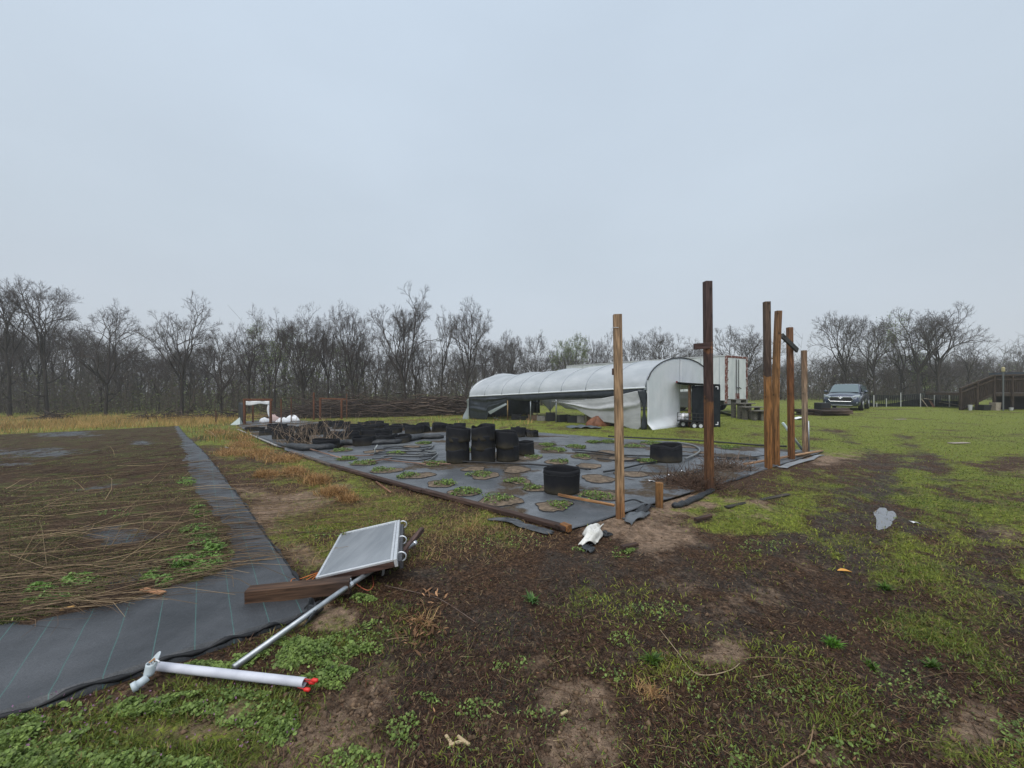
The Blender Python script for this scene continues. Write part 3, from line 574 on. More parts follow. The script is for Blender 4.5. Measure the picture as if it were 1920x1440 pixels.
WP = [(250, 1330, 150, 24, 1900), (390, 1318, 90, 20, 1200), (480, 1335, 85, 40, 1900), (110, 1380, 140, 26, 1500), (60, 1425, 130, 30, 1400), (240, 1430, 100, 22, 900), (340, 1432, 70, 18, 600), (525, 1350, 36, 50, 800), (500, 1235, 80, 18, 900), (580, 1220, 70, 24, 900),
      (650, 1210, 60, 30, 900), (610, 1262, 70, 28, 900), (390, 1252, 70, 14, 700), (700, 1180, 36, 20, 300), (545, 1200, 44, 12, 400), (30, 1345, 60, 12, 350), (680, 1118, 26, 9, 500), (760, 1365, 40, 40, 160), (1172, 1028, 22, 12, 420),
      (1110, 1120, 30, 10, 50), (1195, 1150, 70, 26, 190), (1160, 1195, 40, 16, 70), (1260, 1140, 40, 14, 50), (965, 1245, 45, 18, 110), (1010, 1345, 50, 18, 50), (900, 1330, 50, 18, 60), (1085, 1026, 24, 7, 160), (1420, 950, 80, 22, 420), (1430, 1020, 50, 14, 160), (1600, 1390, 100, 44, 150), (1470, 1290, 80, 44, 160), (1420, 1405, 60, 30, 160), (1880, 1360, 70, 44, 200), (1750, 1300, 40, 30, 100), (1690, 1250, 50, 40, 90), (660, 1420, 60, 26, 160), (800, 1310, 40, 14, 70), (600, 1000, 60, 18, 220), (560, 985, 50, 14, 160), (690, 985, 60, 16, 220), (760, 1000, 50, 14, 160), (1270, 1290, 50, 26, 50), (1140, 1270, 40, 20, 50), (880, 1010, 60, 20, 160), (960, 1010, 60, 16, 150), (640, 1060, 40, 20, 200)]
for px, py, rx, ry, n in WP: weed_patch(B, px, py, rx, ry, n, h=.035 if n < 600 else .065, sz=.016 if n < 600 else .018)
# thin stems with purple flower tips among the left weeds
n = 150; sx = rng.uniform(0, 560, n); sy = rng.uniform(1310, 1440, n); x, y = G(sx, sy); k = zones(x, y)['g'] > .2; x = x[k]; y = y[k]; n = len(x)
B.add(*leaves(np.stack([x, y, surf(x, y) + .04 + .05 * rng.random(n)], 1), .006 + .004 * rng.random(n), vary(lerp((.16, .07, .14), (.30, .15, .26), rng.random(n)), n), .9))
tag(B.build('weeds', LEAF), 'low broad-leaved green weeds and henbit', kind='stuff')
# ------- weed mounds and planting-hole weeds are things one can count
WG = 'weeds growing in the planting holes'
GREENH = {0: (.3, -.1, .4), 1: (-.2, .2, .6), 2: (0, 0, 1.0), 3: (.4, .1, .6), 4: (-.1, -.2, .5), 5: (-.3, 0, .7), 8: (-.5, 0, .4), 9: (-.2, -.3, .8), 11: (.3, 0, .5), 13: (.3, .2, .4), 17: (0, 0, 1.2), 18: (0, 0, 1.2), 19: (0, 0, 1.1), 20: (0, 0, 1.2), 21: (0, 0, 1.2), 22: (0, 0, 1.0), 23: (0, 0, .5), 25: (0, 0, .9), 26: (-.3, 0, .6), 27: (-.4, 0, .6), 28: (0, 0, 1.2), 29: (0, 0, 1.0), 30: (0, 0, 1.0), 31: (0, 0, .9), 32: (0, 0, 1.1), 33: (0, 0, 1.0), 36: (0, 0, .8), 38: (0, 0, .8), 39: (0, 0, .7)}
WL = {4: 'weeds ringing the hole just left of the lone pot', 5: 'weed fringe in the hole in front of the middle pot stack', 8: 'few weeds in the hole partly hidden by the lone pot', 11: 'weeds in the hole right behind the lone pot', 13: 'weeds at the foot of the single pot right of the stacks', 18: 'wide weed mat right of the bright mound, same row', 19: 'weed mound farther back beside the single black pot', 20: 'left of two weed mats near the far bed edge', 21: 'right of two weed mats near the far bed edge', 22: 'weed mat just right of the nearest post in the far row', 23: 'thin weeds between hoses left of the nearest post', 25: 'weeds close left of the left pot stack', 26: 'weeds in the hole by the second border board', 27: 'weeds in the hole between border board and pot stacks', 29: 'weed mound right beside the one among scrap pipes', 30: 'weeds behind the right end of the long black roll', 31: 'weeds at the foot of the isolated pot', 32: 'weed mat behind the isolated pot', 33: 'weeds near the far edge beyond the tallest post', 36: 'weeds among the tangled hoses', 38: 'weeds near the left end of the long black roll', 39: 'weeds right behind the left pot stack', 0: 'small green weed tuft in the planting hole nearest the bed corner', 1: 'leafy weed clump filling half of the second hole along the board', 2: 'broad low weed mat covering the third planting hole along the board', 3: 'weed clump in the fourth planting hole along the border board', 9: 'weed clump in the soil hole behind the lone black pot', 17: 'bright weed mound right of the stacked pots, nearest of its row', 28: 'bright green weed mound at the left border among scrap pipes'}
for k, (dx, dy, am) in GREENH.items():
    c, r0 = HC[k]; n = int(420 * am / (1 + max(0, c.y - 6) * .08)); Bk = Bulk()
    a = rng.uniform(0, 2 * np.pi, n); r = np.sqrt(rng.random(n)) * r0 * (.45 + .5 * min(am, 1.0)) * (1 + .25 * np.sin(3 * a + k)); x = c.x + dx * r0 + r * np.cos(a); y = c.y + dy * r0 + r * np.sin(a)
    z = surf(x, y) + .012 + rng.random(n) * .05 * (1 - (r / r0) ** 2 * .6); t = rng.random(n)
    Bk.add(*leaves(np.stack([x, y, z], 1), (.014 + .016 * rng.random(n)) * (1 + max(0, c.y - 5) * .06), vary(lerp((.065, .12, .025), (.20, .28, .06), t), n), .5))
    o = Bk.build('weed_clump', LEAF, off=c); o.location = c
    tag(o, WL.get(k, 'low green weeds in a planting hole of the grey cloth bed'), 'weed', WG)
def mound(px, py, rx, ry, n, h, label, sz=.024, bx=None):
    Bk = Bulk()
    for (qx, qy, qrx, qry, qn) in ([(px, py, rx, ry, n)] if bx is None else bx): weed_patch(Bk, qx, qy, qrx, qry, qn, h, sz, (.07, .15, .03), (.24, .38, .09), rough=.6)
    c = SP(px, py); o = Bk.build('weed_mound', LEAF, off=c); o.location = c; tag(o, label, 'weed')
mound(380, 1035, 60, 30, 0, .10, 'large bright green weed mound at the corner of the left bed', bx=[(390, 1040, 48, 32, 2600), (340, 1065, 55, 24, 2200), (300, 1090, 40, 14, 1100), (370, 1000, 40, 14, 1000)])
mound(120, 1110, 80, 30, 0, .09, 'bright green weed mound at the inner edge of the front ground cloth', bx=[(150, 1095, 45, 20, 1500), (90, 1120, 55, 18, 1500), (60, 1140, 30, 10, 500)])
mound(375, 962, 20, 12, 500, .06, 'small green weed clump beside the strip of ground cloth')
mound(352, 905, 20, 8, 300, .05, 'tiny weed clump at the left edge of the cloth strip')
mound(215, 965, 30, 7, 250, .04, 'pale weed patch among stalks in the middle of the left bed')
def rosette(px, py, r, n, label, c0=(.05, .12, .03), c1=(.13, .24, .06)):
    c = SP(px, py); Bk = Bulk(); az = rng.uniform(0, 2 * np.pi, n); x = c.x + 0 * az + rng.normal(0, r * .12, n); y = c.y + rng.normal(0, r * .12, n)
    Bk.add(*blades(x, y, surf(x, y), r * (.6 + .6 * rng.random(n)), .010 + 0 * x + .004 * rng.random(n), vary(lerp(c0, c1, rng.random(n)), n), lean=.75, az=az, curl=.6))
    o = Bk.build('weed_rosette', LEAF, off=c); o.location = c; tag(o, label, 'weed')
rosette(998, 1122, .085, 46, 'spiky bright green weed rosette in bare mud below the white plastic')
rosette(1560, 1203, .06, 90, 'bright green grass tuft in the mud below the orange leaf', (.05, .13, .015), (.12, .26, .03))
rosette(1222, 1240, .075, 60, 'upright grass tuft left of the long bent straw', (.05, .10, .02), (.12, .20, .03))
rosette(1635, 1238, .05, 60, 'small grass tuft at the left rim of the dark mud patch', (.05, .11, .02), (.12, .21, .03))
rosette(1748, 1232, .055, 60, 'small grass tuft at the right rim of the dark mud patch', (.05, .11, .02), (.12, .21, .03))
rosette(1660, 1100, .06, 70, 'grass tuft on the mud below the rain puddle', (.05, .11, .02), (.12, .21, .03))
# ------- dead stalks lying over the left bed
def stalks(n, px0, px1, py0, py1, l0, l1, r, az0, azs, rise, mask=None, cols=((.030, .019, .014), (.19, .125, .078)), zoff=.01):
    sx = rng.uniform(px0, px1, n); sy = py0 + (py1 - py0) * rng.random(n) ** .9; x, y = G(sx, sy)
    if mask is not None:
        k = mask(x, y); x = x[k]; y = y[k]; n = len(x)
    az = rng.normal(az0, azs, n); ln = rng.uniform(l0, l1, n); bend = rng.normal(0, .22, n); el = np.abs(rng.normal(0, rise, n)); S = []
    pts = []; cx, cy = x.copy(), y.copy(); h = np.abs(rng.normal(0, .015, n)) + zoff
    for k in range(4):
        pts.append(np.stack([cx, cy, np.maximum(surf(cx, cy), T(cx, cy)) + h], 1))
        cx = cx + np.cos(az) * ln / 3 * np.cos(el); cy = cy + np.sin(az) * ln / 3 * np.cos(el); h = h + np.sin(el) * ln / 3 * (1 if k < 2 else .3); az = az + bend
    Vs, Fs, Cs, o = [], [], [], 0; c = vary(lerp(cols[0], cols[1], rng.random(n) ** 2.0), n, .25); rr = r * (.6 + .7 * rng.random(n)) * (1 + y * .05)
    for k in range(3):
        V, Fc = seg_mesh(pts[k], pts[k + 1], rr * (1 - .2 * k), rr * (.8 - .2 * k), 3); Vs.append(V); Fs.append(Fc + o); o += len(V); Cs.append(np.repeat(c, 6, 0))
    return np.concatenate(Vs), np.concatenate(Fs), np.concatenate(Cs)
def merge(L):
    V, Fc, C, o = [], [], [], 0
    for a, b, c in L: V.append(a); Fc.append(b + o); C.append(c); o += len(a)
    return np.concatenate(V), np.concatenate(Fc), np.concatenate(C)
inside_bed = lambda x, y: inpoly(MW, x, y)
V, Fc, C = merge([stalks(4200, -260, 450, 815, 1180, .08, .55, .0017, .20, .32, .03, inside_bed), stalks(1500, -260, 420, 800, 900, .15, .7, .0022, .25, .6, .10, inside_bed, ((.035, .022, .016), (.13, .085, .055))), stalks(230, -100, 460, 870, 1160, .5, 1.5, .0028, .22, .22, .05, inside_bed, ((.12, .08, .045), (.34, .25, .15))),
    stalks(90, 0, 420, 840, 1080, .25, .6, .0026, 1.2, 1.0, .55, inside_bed, ((.14, .09, .05), (.36, .27, .16))), stalks(170, 330, 640, 860, 1010, .4, 1.1, .0024, .12, .2, .02, None, ((.06, .04, .025), (.20, .13, .07)))])
tag(np_mesh('dead_stalks', V, Fc, DRY, col=C), 'brown dead stalks lying across the left bed', kind='stuff')
# green shoots between the stalks
B = Bulk(); x, y = screen_pts(110000, 805, 1180, x0=-260, x1=460); k = inpoly(MW, x, y); x, y = x[k], y[k]; dn = fbm(x * 1.1, y * 1.1, 555, 4); k = rng.random(len(x)) < np.clip((dn - .46) * 6, 0, .8); x, y = x[k], y[k]; n = len(x)
B.add(*blades(x, y, surf(x, y), .015 + .03 * rng.random(n), (.003 + .003 * rng.random(n)) * (1 + y * .12), vary(lerp((.06, .085, .02), (.20, .21, .06), rng.random(n)), n), lean=1.0)); tag(B.build('bed_shoots', GRASS), 'short green shoots between the stalks of the left bed', kind='stuff')
# straw clumps on the mud
for px, py, n, ln_, lab in ((880, 992, 34, .28, 'arching tan straw tuft outside the bed corner'), (792, 1165, 40, .16, 'tan straw tuft in the leaf pile'), (1217, 1295, 160, .05, 'small rusty tuft of dead grass on the mud')):
    c_ = SP(px, py); Bk = Bulk(); x = c_.x + rng.normal(0, .035, n); y = c_.y + rng.normal(0, .03, n); Bk.add(*blades(x, y, surf(x, y), ln_ * (.5 + .8 * rng.random(n)), .004 + 0 * x, vary(lerp((.22, .11, .04), (.46, .30, .14), rng.random(n)), n, .15), lean=.85, curl=.9)); o = Bk.build('straw_tuft', GRASS, off=c_); o.location = c_; tag(o, lab, 'straw tuft')
# twigs, straws and leaf litter over the mud
V, Fc, C = merge([stalks(800, 560, 1920, 960, 1450, .03, .13, .0013, 0, 2.0, .04, lambda x, y: (inside(BED, x, y) < -.05) & (inside(LB, x, y) < -.05), ((.05, .03, .02), (.30, .22, .13)), .004), stalks(16, 560, 1900, 1000, 1440, .2, .5, .002, .1, 1.2, .03, lambda x, y: (inside(BED, x, y) < -.3) & (inside(LB, x, y) < -.1), ((.08, .05, .03), (.26, .18, .10)), .006)])
tag(np_mesh('twig_litter', V, Fc, DRY, col=C), 'fine twigs and straw scattered on the mud', kind='stuff')
B = Bulk(); n = 420; sx = np.concatenate([rng.normal(790, 22, 130), rng.normal(800, 18, 60), rng.uniform(560, 1900, 230)]); sy = np.concatenate([rng.normal(1185, 30, 130), rng.normal(1120, 16, 60), rng.uniform(980, 1440, 230)]); x, y = G(sx, sy)
k = (inside(BED, x, y) < -.03) & (inside(LB, x, y) < -.03); x = x[k]; y = y[k]; n = len(x); pileq = np.hypot(x - x[0], y - y[0]) < .5
B.add(*leaves(np.stack([x, y, surf(x, y) + .006 + .022 * rng.random(n) * pileq], 1), np.where(pileq, .040, .018) * (.4 + .9 * rng.random(n)), vary(lerp((.045, .022, .012), (.34, .19, .10), rng.random(n) ** 1.6), n), .7, 1))
tag(B.build('leaf_litter', DRY), 'dry brown fallen leaves', kind='stuff')

# soil crumbs and clods
n = 14000; x, y = screen_pts(n, 900, 1500, pw=.8); q = zones(x, y); k = (q['inb'] < -.02) & (q['inl'] < -.02) & (rng.random(n) < np.clip(1.0 - q['g'], .15, 1)); x, y, qs = x[k], y[k], q['s'][k]; n = len(x); r = .0035 + .012 * rng.random(n) ** 3
O = np.array([[1, 0, 0], [-1, 0, 0], [0, 1, 0], [0, -1, 0], [0, 0, 1], [0, 0, -1]], float)[None] * (1 + rng.uniform(-.4, .4, (n, 6, 1))) * r[:, None, None] * np.array([1.2, 1, .75]); a = rng.uniform(0, 6.28, n)
Vx = O[..., 0] * np.cos(a)[:, None] - O[..., 1] * np.sin(a)[:, None]; Vy = O[..., 0] * np.sin(a)[:, None] + O[..., 1] * np.cos(a)[:, None]; V = np.stack([Vx + x[:, None], Vy + y[:, None], O[..., 2] + zfast(x, y)[:, None] + r[:, None] * .2], -1).reshape(-1, 3)
Fo = np.array([[0, 2, 4], [2, 1, 4], [1, 3, 4], [3, 0, 4], [2, 0, 5], [1, 2, 5], [3, 1, 5], [0, 3, 5]]); Fc = ((np.arange(n) * 6)[:, None, None] + Fo[None]).reshape(-1, 3)
c = vary(lerp((.030, .018, .011), (.16, .105, .065), np.clip(rng.random(n) * .6 + qs * .6, 0, 1)), n, .25)
tag(np_mesh('soil_crumbs', V, Fc, DRY, col=np.repeat(c, 6, 0)), 'crumbs and small clods of soil', kind='stuff')
# ------------------------------------------------------------------ bare trees
BARK = M('bark', (.026, .022, .020), .9, (.062, .052, .046), scale=3, stretch=(3, 3, .6), spec=.2)
TWIG = M('twigs', (.052, .043, .039), .9, (.088, .073, .068), scale=1.2, spec=.2)
BUD = M('spring_leaves', (.14, .19, .06), .6, attr='Col', trans=.35)
def gen_tree(seed, H=12.0, fork=.38, spread=.62, limbs=5, lean=0.0, low=0, wig=.12, dens=1.0):
    """forking tree: every limb splits in two again and again, so the crown fans out to an even rounded edge of fine twigs"""
    rn = random.Random(seed); S = []
    def perp(d):
        a = Vector((rn.gauss(0, 1), rn.gauss(0, 1), rn.gauss(0, 1))); a = a - d * a.dot(d); return a.normalized()
    def twig(p, d, L, lv):
        a = rn.uniform(.5, 1.1); nd = (d * math.cos(a) + perp(d) * math.sin(a) + Vector((0, 0, .12))).normalized(); q = p + nd * L * .5; nd = (nd + perp(nd) * .25 + Vector((0, 0, .15))).normalized()
        S.append((p, q, .0105, .009, 6)); S.append((q, q + nd * L * .5, .009, .006, 6))
    def limb(p, d, L, r, lv):
        n = 3 if lv < 5 else 2
        for i in range(n):
            d = (d + perp(d) * rn.gauss(0, wig * (1 + .12 * lv)) + Vector((0, 0, .05 if lv < 4 else .03))).normalized(); q = p + d * L / n
            ra = r * (1 - .22 * i / n); rb = r * (1 - .22 * (i + 1) / n); S.append((p, q, max(ra, .0105), max(rb, .0095), lv)); p = q
            if lv >= 2 and rn.random() < .55 * dens: twig(p, d, rn.uniform(.25, .7) * (1.3 if lv < 4 else 1), lv)
        if L < .34 or lv > 9:
            for _ in range(2): twig(p, d, rn.uniform(.2, .4), lv)
            return
        ax = perp(d)
        for k, (mu, sd, sg) in enumerate(((.28, .10, 1), (.50, .14, -1))):
            if k and rn.random() > .93 * (.85 + .15 * dens): continue
            a = rn.gauss(mu, sd); nd = (d * math.cos(a) + ax * sg * math.sin(a)).normalized()
            if nd.z < -.15: nd.z *= .3; nd.normalize()
            limb(p, nd, L * rn.uniform(.70, .90) * (1.0 if k == 0 else .92), r * (.80 if k == 0 else .62), lv + 1)
    p = Vector((0, 0, 0)); d = Vector((lean, rn.uniform(-.05, .05), 1)).normalized(); r0 = H * .024; pts = []
    for i in range(7):
        d = (d + perp(d) * rn.gauss(0, wig * .55) + Vector((-lean * .10, 0, .04))).normalized(); q = p + d * H * fork / 7; S.append((p, q, r0 * (1.25 if i == 0 else 1 - .045 * i), r0 * (1 - .045 * (i + 1)), 0)); p = q; pts.append((q, d))
    for i in range(limbs):
        a = 2 * math.pi * (i + rn.uniform(-.3, .3)) / limbs; sp = spread * rn.uniform(.45, 1.15) if i else .15; nd = (d + Vector((math.cos(a), math.sin(a), 0)) * sp).normalized()
        limb(p, nd, H * .19 * rn.uniform(.85, 1.15), r0 * (.62 if i < 2 else .48), 1)
    for i in range(low):
        q, dd = pts[rn.choice([2, 3, 4, 5])]; a = rn.uniform(0, 2 * math.pi); nd = Vector((math.cos(a), math.sin(a), .3)).normalized(); limb(q, nd, H * rn.uniform(.10, .15), r0 * .34, 2)
    return S
TM = {}
def tree_meshes(key, leaf=0, **k):
    S = gen_tree(**k); A = np.array([[*p, *q, a, b, l] for p, q, a, b, l in S]); top = max(A[:, 5]); A[:, :6] /= top; A[:, 6:8] /= top
    out = []
    for nm, sel, sd, mt in (('trunk', A[:, 8] <= 2, 5, BARK), ('crown', A[:, 8] > 2, 3, TWIG)):
        a = A[sel]; V, Fc = seg_mesh(a[:, :3], a[:, 3:6], a[:, 6], a[:, 7], sd); o = np_mesh(nm, V, Fc, mt); me = o.data; bpy.data.objects.remove(o); out.append(me)
    if leaf:
        a = A[A[:, 8] >= 3]; kk = rng.integers(0, len(a), leaf); c = a[kk, 3:6] + rng.normal(0, .012, (leaf, 3)); V, Fc, C = leaves(c, .011 * (.6 + .8 * rng.random(leaf)), vary(lerp((.12, .17, .05), (.26, .32, .12), rng.random(leaf)), leaf), .9)
        o = np_mesh('foliage', V, Fc, BUD, col=C); me = o.data; bpy.data.objects.remove(o); out.append(me)
    w_ = np.percentile(np.hypot(A[:, 3], A[:, 4]), 98); TM[key] = (out, w_)
for key, kw in {'oak': dict(seed=3, fork=.34, spread=.75, limbs=5, low=1), 'oak_b': dict(seed=11, fork=.30, spread=.8, limbs=6, low=2), 'vase': dict(seed=5, fork=.42, spread=.60, limbs=5), 'tall': dict(seed=8, fork=.45, spread=.42, limbs=4, low=2), 'slim': dict(seed=21, fork=.5, spread=.3, limbs=3, low=1, dens=.85),
        'crook': dict(seed=14, fork=.33, spread=.85, limbs=5, low=4, wig=.19), 'lean': dict(seed=17, fork=.40, spread=.6, limbs=5, lean=-.42), 'big': dict(seed=25, fork=.28, spread=.62, limbs=6, low=1), 'pole': dict(seed=31, fork=.6, spread=.3, limbs=3, dens=.7)}.items():
    tree_meshes(key, **kw)
tree_meshes('green', leaf=5200, seed=41, fork=.35, spread=.4, limbs=5, low=3); tree_meshes('haze', leaf=2600, seed=44, fork=.4, spread=.55, limbs=4, low=2)
PART = {'trunk': 'trunk', 'crown': 'crown', 'foliage': 'foliage'}
def tree(key, px, Y, top, hw, label, group=None, rz=None):
    """tree of the given kind at depth Y on the column px, reaching photo row top, hw pixels half-wide"""
    me, w_ = TM[key]; x = (px - CX) / F * Y; z = TZ(x, Y) - .15; H = CAMH + (HY - top) / F * Y - z; W = hw * 1.12 / F * Y
    r = thing('bare_tree' if len(me) == 2 else 'leafing_tree', label, 'tree', (x, Y, z), group, rz if rz is not None else random.uniform(0, 6.28), world=False)
    sx = min(max(W / w_, .6 * H), 1.5 * H); r.scale = (sx, sx, H)
    for m in me:
        o = bpy.data.objects.new(m.name.split('.')[0], m); COL.objects.link(o); o.parent = r
    return r
FT = [('tall', 18, 35, 527, 60, 'tall bare tree cut by the left edge of the picture'), ('tall', 88, 36, 518, 62, 'tallest bare tree at far left with upright crown'), ('crook', 198, 35, 558, 78, 'crooked dark bare tree with long low horizontal limbs at left'),
    ('vase', 340, 35, 543, 68, 'open vase-shaped bare tree standing above its neighbours at left'), ('crook', 416, 34, 612, 40, 'short forked dark bare tree left of the cloth-hung gate frame'), ('vase', 466, 37, 568, 42, 'slender bare tree just left of the pale green tree'), ('slim', 515, 38, 574, 34, 'thin bare tree in front of the pale green crown'),
    ('big', 568, 37, 560, 50, 'bare tree with rounded crown above the double post frame'), ('vase', 615, 38, 556, 46, 'bare tree between two others above the brush pile, left part'), ('oak', 662, 38, 563, 46, 'bare oak with broad limbs above the middle of the brush pile'),
    ('big', 764, 38, 531, 68, 'largest bare tree with wide fan crown above the brush pile'), ('slim', 828, 42, 570, 34, 'thin bare tree squeezed between the two big ones'), ('oak', 874, 37, 555, 58, 'big dark-trunked bare tree beside the left end of the plastic tunnel'),
    ('oak_b', 958, 52, 616, 40, 'bare tree behind the far end of the plastic tunnel'), ('crook', 1003, 54, 617, 44, 'spreading bare tree just left of the pale leafing tree'), ('green', 1068, 52, 620, 24, 'narrow pale green leafing tree rising above the plastic tunnel roof'),
    ('slim', 1105, 56, 628, 24, 'small bare tree right of the pale leafing tree'), ('vase', 1133, 55, 613, 32, 'bare tree left of the nearest wooden post'), ('oak', 1190, 60, 618, 36, 'bare tree directly right of the nearest wooden post'), ('oak_b', 1238, 58, 610, 46, 'rounded bare tree between the two nearest posts'), ('vase', 1300, 60, 630, 32, 'small bare tree left of the tallest post'),
    ('oak_b', 1396, 45, 607, 62, 'wide round-crowned bare tree behind the white trailer'), ('lean', 1592, 42, 576, 64, 'bare tree leaning left behind the parked car'), ('oak', 1640, 44, 590, 50, 'bare tree right behind the parked car'), ('haze', 1690, 46, 582, 42, 'greenish budding tree among the right-hand group'),
    ('vase', 1722, 43, 568, 62, 'left of the twin tall bare trees above the net fence'), ('oak', 1760, 43, 564, 66, 'right of the twin tall bare trees above the net fence'), ('pole', 1818, 44, 640, 26, 'thin bent bare tree left of the wooden deck'), ('slim', 1908, 60, 635, 30, 'bare tree at the right edge beyond the deck')]
for k, Y, px, *_ in []: pass
for i, (key, px, Y, top, hw, lab) in enumerate(FT):
    tree(key, px, Y, top, hw, lab, 'bare trees along the wood edge', rz=(0 if key == 'lean' else None))
for px, Y, top, hw, w3 in ((505, 44, 600, 40, 'leftmost'), (560, 46, 612, 34, 'middle'), (650, 48, 640, 30, 'rightmost')):
    tree('haze', px, Y, top, hw, w3 + ' of the pale green budding trees behind the bare front row', 'budding trees behind the bare front row')
def edgeY(px): return float(np.interp(px, [-400, 0, 400, 880, 960, 1300, 1450, 1620, 1920, 2300], [35, 36, 37, 40, 52, 56, 48, 44, 46, 50]))
rn = random.Random(5)
for i in range(150):
    px = -260 + 2440 * (i + rn.random()) / 150; Y = edgeY(px) + rn.uniform(2, 22); top = float(np.interp(px, [-200, 100, 300, 700, 900, 1000, 1300, 1500, 1800, 1850, 2100], [600, 605, 640, 630, 632, 655, 655, 668, 660, 685, 680])) + rn.uniform(-12, 34)
    tree(rn.choice(['slim', 'tall', 'oak', 'vase', 'pole', 'crook', 'oak_b']), px, Y, top, rn.uniform(26, 46), 'slender bare tree deep in the wood behind the front row', 'bare trees deep in the wood')
# brushy undergrowth that closes the gaps between the trunks
def brush(n, dY0, dY1, h0, h1, cols, seed, r=.018, x0=-330, x1=2250):
    g = np.random.default_rng(seed); px = g.uniform(x0, x1, n); Y = np.interp(px, [-400, 0, 400, 880, 960, 1300, 1450, 1620, 1920, 2300], [35, 36, 37, 40, 52, 56, 48, 44, 46, 50]) + g.uniform(dY0, dY1, n); x = (px - CX) / F * Y
    P0 = np.stack([x, Y, T(x, Y) - .1], 1); hgt = g.uniform(h0, h1, n) * (.5 + fbm(x * .25, Y * .25, seed, 3)); L = []
    c = vary(lerp(cols[0], cols[1], g.random(n)), n, .2); d = g.normal(0, .16, (n, 2)); p = P0
    for k in range(3):
        q = p + np.stack([d[:, 0] * hgt / 3, d[:, 1] * hgt / 3, hgt / 3], 1); V, Fc = seg_mesh(p, q, r * (1.2 - .3 * k) + 0 * hgt, r * (.9 - .3 * k) + 0 * hgt, 3); L.append((V, Fc, np.repeat(c, 6, 0)))
        for t_ in range(3):
            f = g.random(n)[:, None]; b = p * (1 - f) + q * f; a = g.uniform(0, 6.28, n); l = hgt * g.uniform(.1, .28, n); e = b + np.stack([np.cos(a) * l * .8, np.sin(a) * l * .8, l * g.uniform(.2, .9, n)], 1)
            V, Fc = seg_mesh(b, e, r * .55 + 0 * hgt, r * .35 + 0 * hgt, 3); L.append((V, Fc, np.repeat(c, 6, 0)))
        p = q; d = d + g.normal(0, .18, (n, 2))
    return L
L = brush(2400, 0, 9, 1.4, 5.0, ((.062, .050, .042), (.125, .100, .080)), 3) + brush(2000, 5, 20, 3.5, 8.5, ((.072, .066, .057), (.13, .12, .098)), 4, .026) + brush(2600, 16, 34, 3.5, 8.0, ((.085, .080, .070), (.135, .13, .110)), 6, .055)  # farther layers paler: distance haze put into their colours
V, Fc, C = merge(L)
tag(np_mesh('undergrowth', V, Fc, DRY, col=C), 'brown brush and saplings between the trunks', kind='stuff')
B = Bulk(); n = 26000; px = rng.uniform(-330, 2250, n); Y = np.interp(px, [-400, 0, 400, 880, 960, 1300, 1450, 1620, 1920, 2300], [35, 36, 37, 40, 52, 56, 48, 44, 46, 50]) + rng.uniform(0, 16, n); x = (px - CX) / F * Y
hh = fbm(x * .22, Y * .22, 15, 4); zt = rng.random(n) ** 1.5 * (hh * 7.5 - .8); k = zt > .05; x, Y, zt, hh = x[k], Y[k], zt[k], hh[k]; n = len(x)
gt = np.clip(fbm(x * .1, Y * .1, 16, 3) * 2.2 - .65, 0, 1); c = vary(lerp((.075, .058, .042), (.13, .165, .06), gt), n, .25)
B.add(*leaves(np.stack([x, Y, T(x, Y) + zt], 1), .10 + .12 * rng.random(n), c, .9)); tag(B.build('wood_foliage', BUD), 'sparse olive foliage in the undergrowth', kind='stuff')
# long pile of cut branches
g = np.random.default_rng(12); n = 1500; px = g.uniform(525, 905, n); Y = 30.5 + g.normal(0, 1.1, n); x = (px - CX) / F * Y; prof = np.clip((px - 525) / 90, .25, 1); z = T(x, Y) + np.abs(g.normal(0, .55, n)) * prof
az = g.normal(0, .35, n) + np.where(g.random(n) < .5, math.pi, 0); el = g.normal(.06, .16, n); l = g.uniform(.8, 3.2, n); d = np.stack([np.cos(az) * np.cos(el), np.sin(az) * np.cos(el), np.sin(el)], 1); P0 = np.stack([x, Y, z], 1); P1 = P0 + d * (l * .5)[:, None]; P2 = P1 + (d + g.normal(0, .18, (n, 3))) * (l * .5)[:, None]; r = g.uniform(.012, .05, n)
c = vary(lerp((.030, .021, .017), (.105, .075, .058), g.random(n) ** 2), n, .25); V, Fc = seg_mesh(P0, P1, r, r * .8, 4); V2, F2 = seg_mesh(P1, P2, r * .8, r * .4, 4)
Vb, Fb, Cb = merge([(V, Fc, np.repeat(c, 8, 0)), (V2, F2, np.repeat(c, 8, 0))])
tag(np_mesh('brush_pile', Vb, Fb, DRY, col=Cb), 'long dark pile of cut branches along the wood', kind='stuff')
g = np.random.default_rng(13); n = 420; px = np.concatenate([g.uniform(250, 460, 300), g.normal(100, 14, 120)]); Y = 31 + g.normal(0, .7, n); x = (px - CX) / F * Y; P0 = np.stack([x, Y, T(x, Y) + np.abs(g.normal(0, .25, n))], 1); d = g.normal(0, 1, (n, 3)) * np.array([1, .6, .35]); P1 = P0 + d * .7; r = g.uniform(.012, .05, n)
V, Fc = seg_mesh(P0, P1, r, r * .5, 4); c = vary(lerp((.02, .015, .013), (.07, .05, .04), g.random(n)), n); tag(np_mesh('brush_heap', V, Fc, DRY, col=np.repeat(c, 8, 0)), 'low dark heaps of brush before the trees at left', kind='stuff')
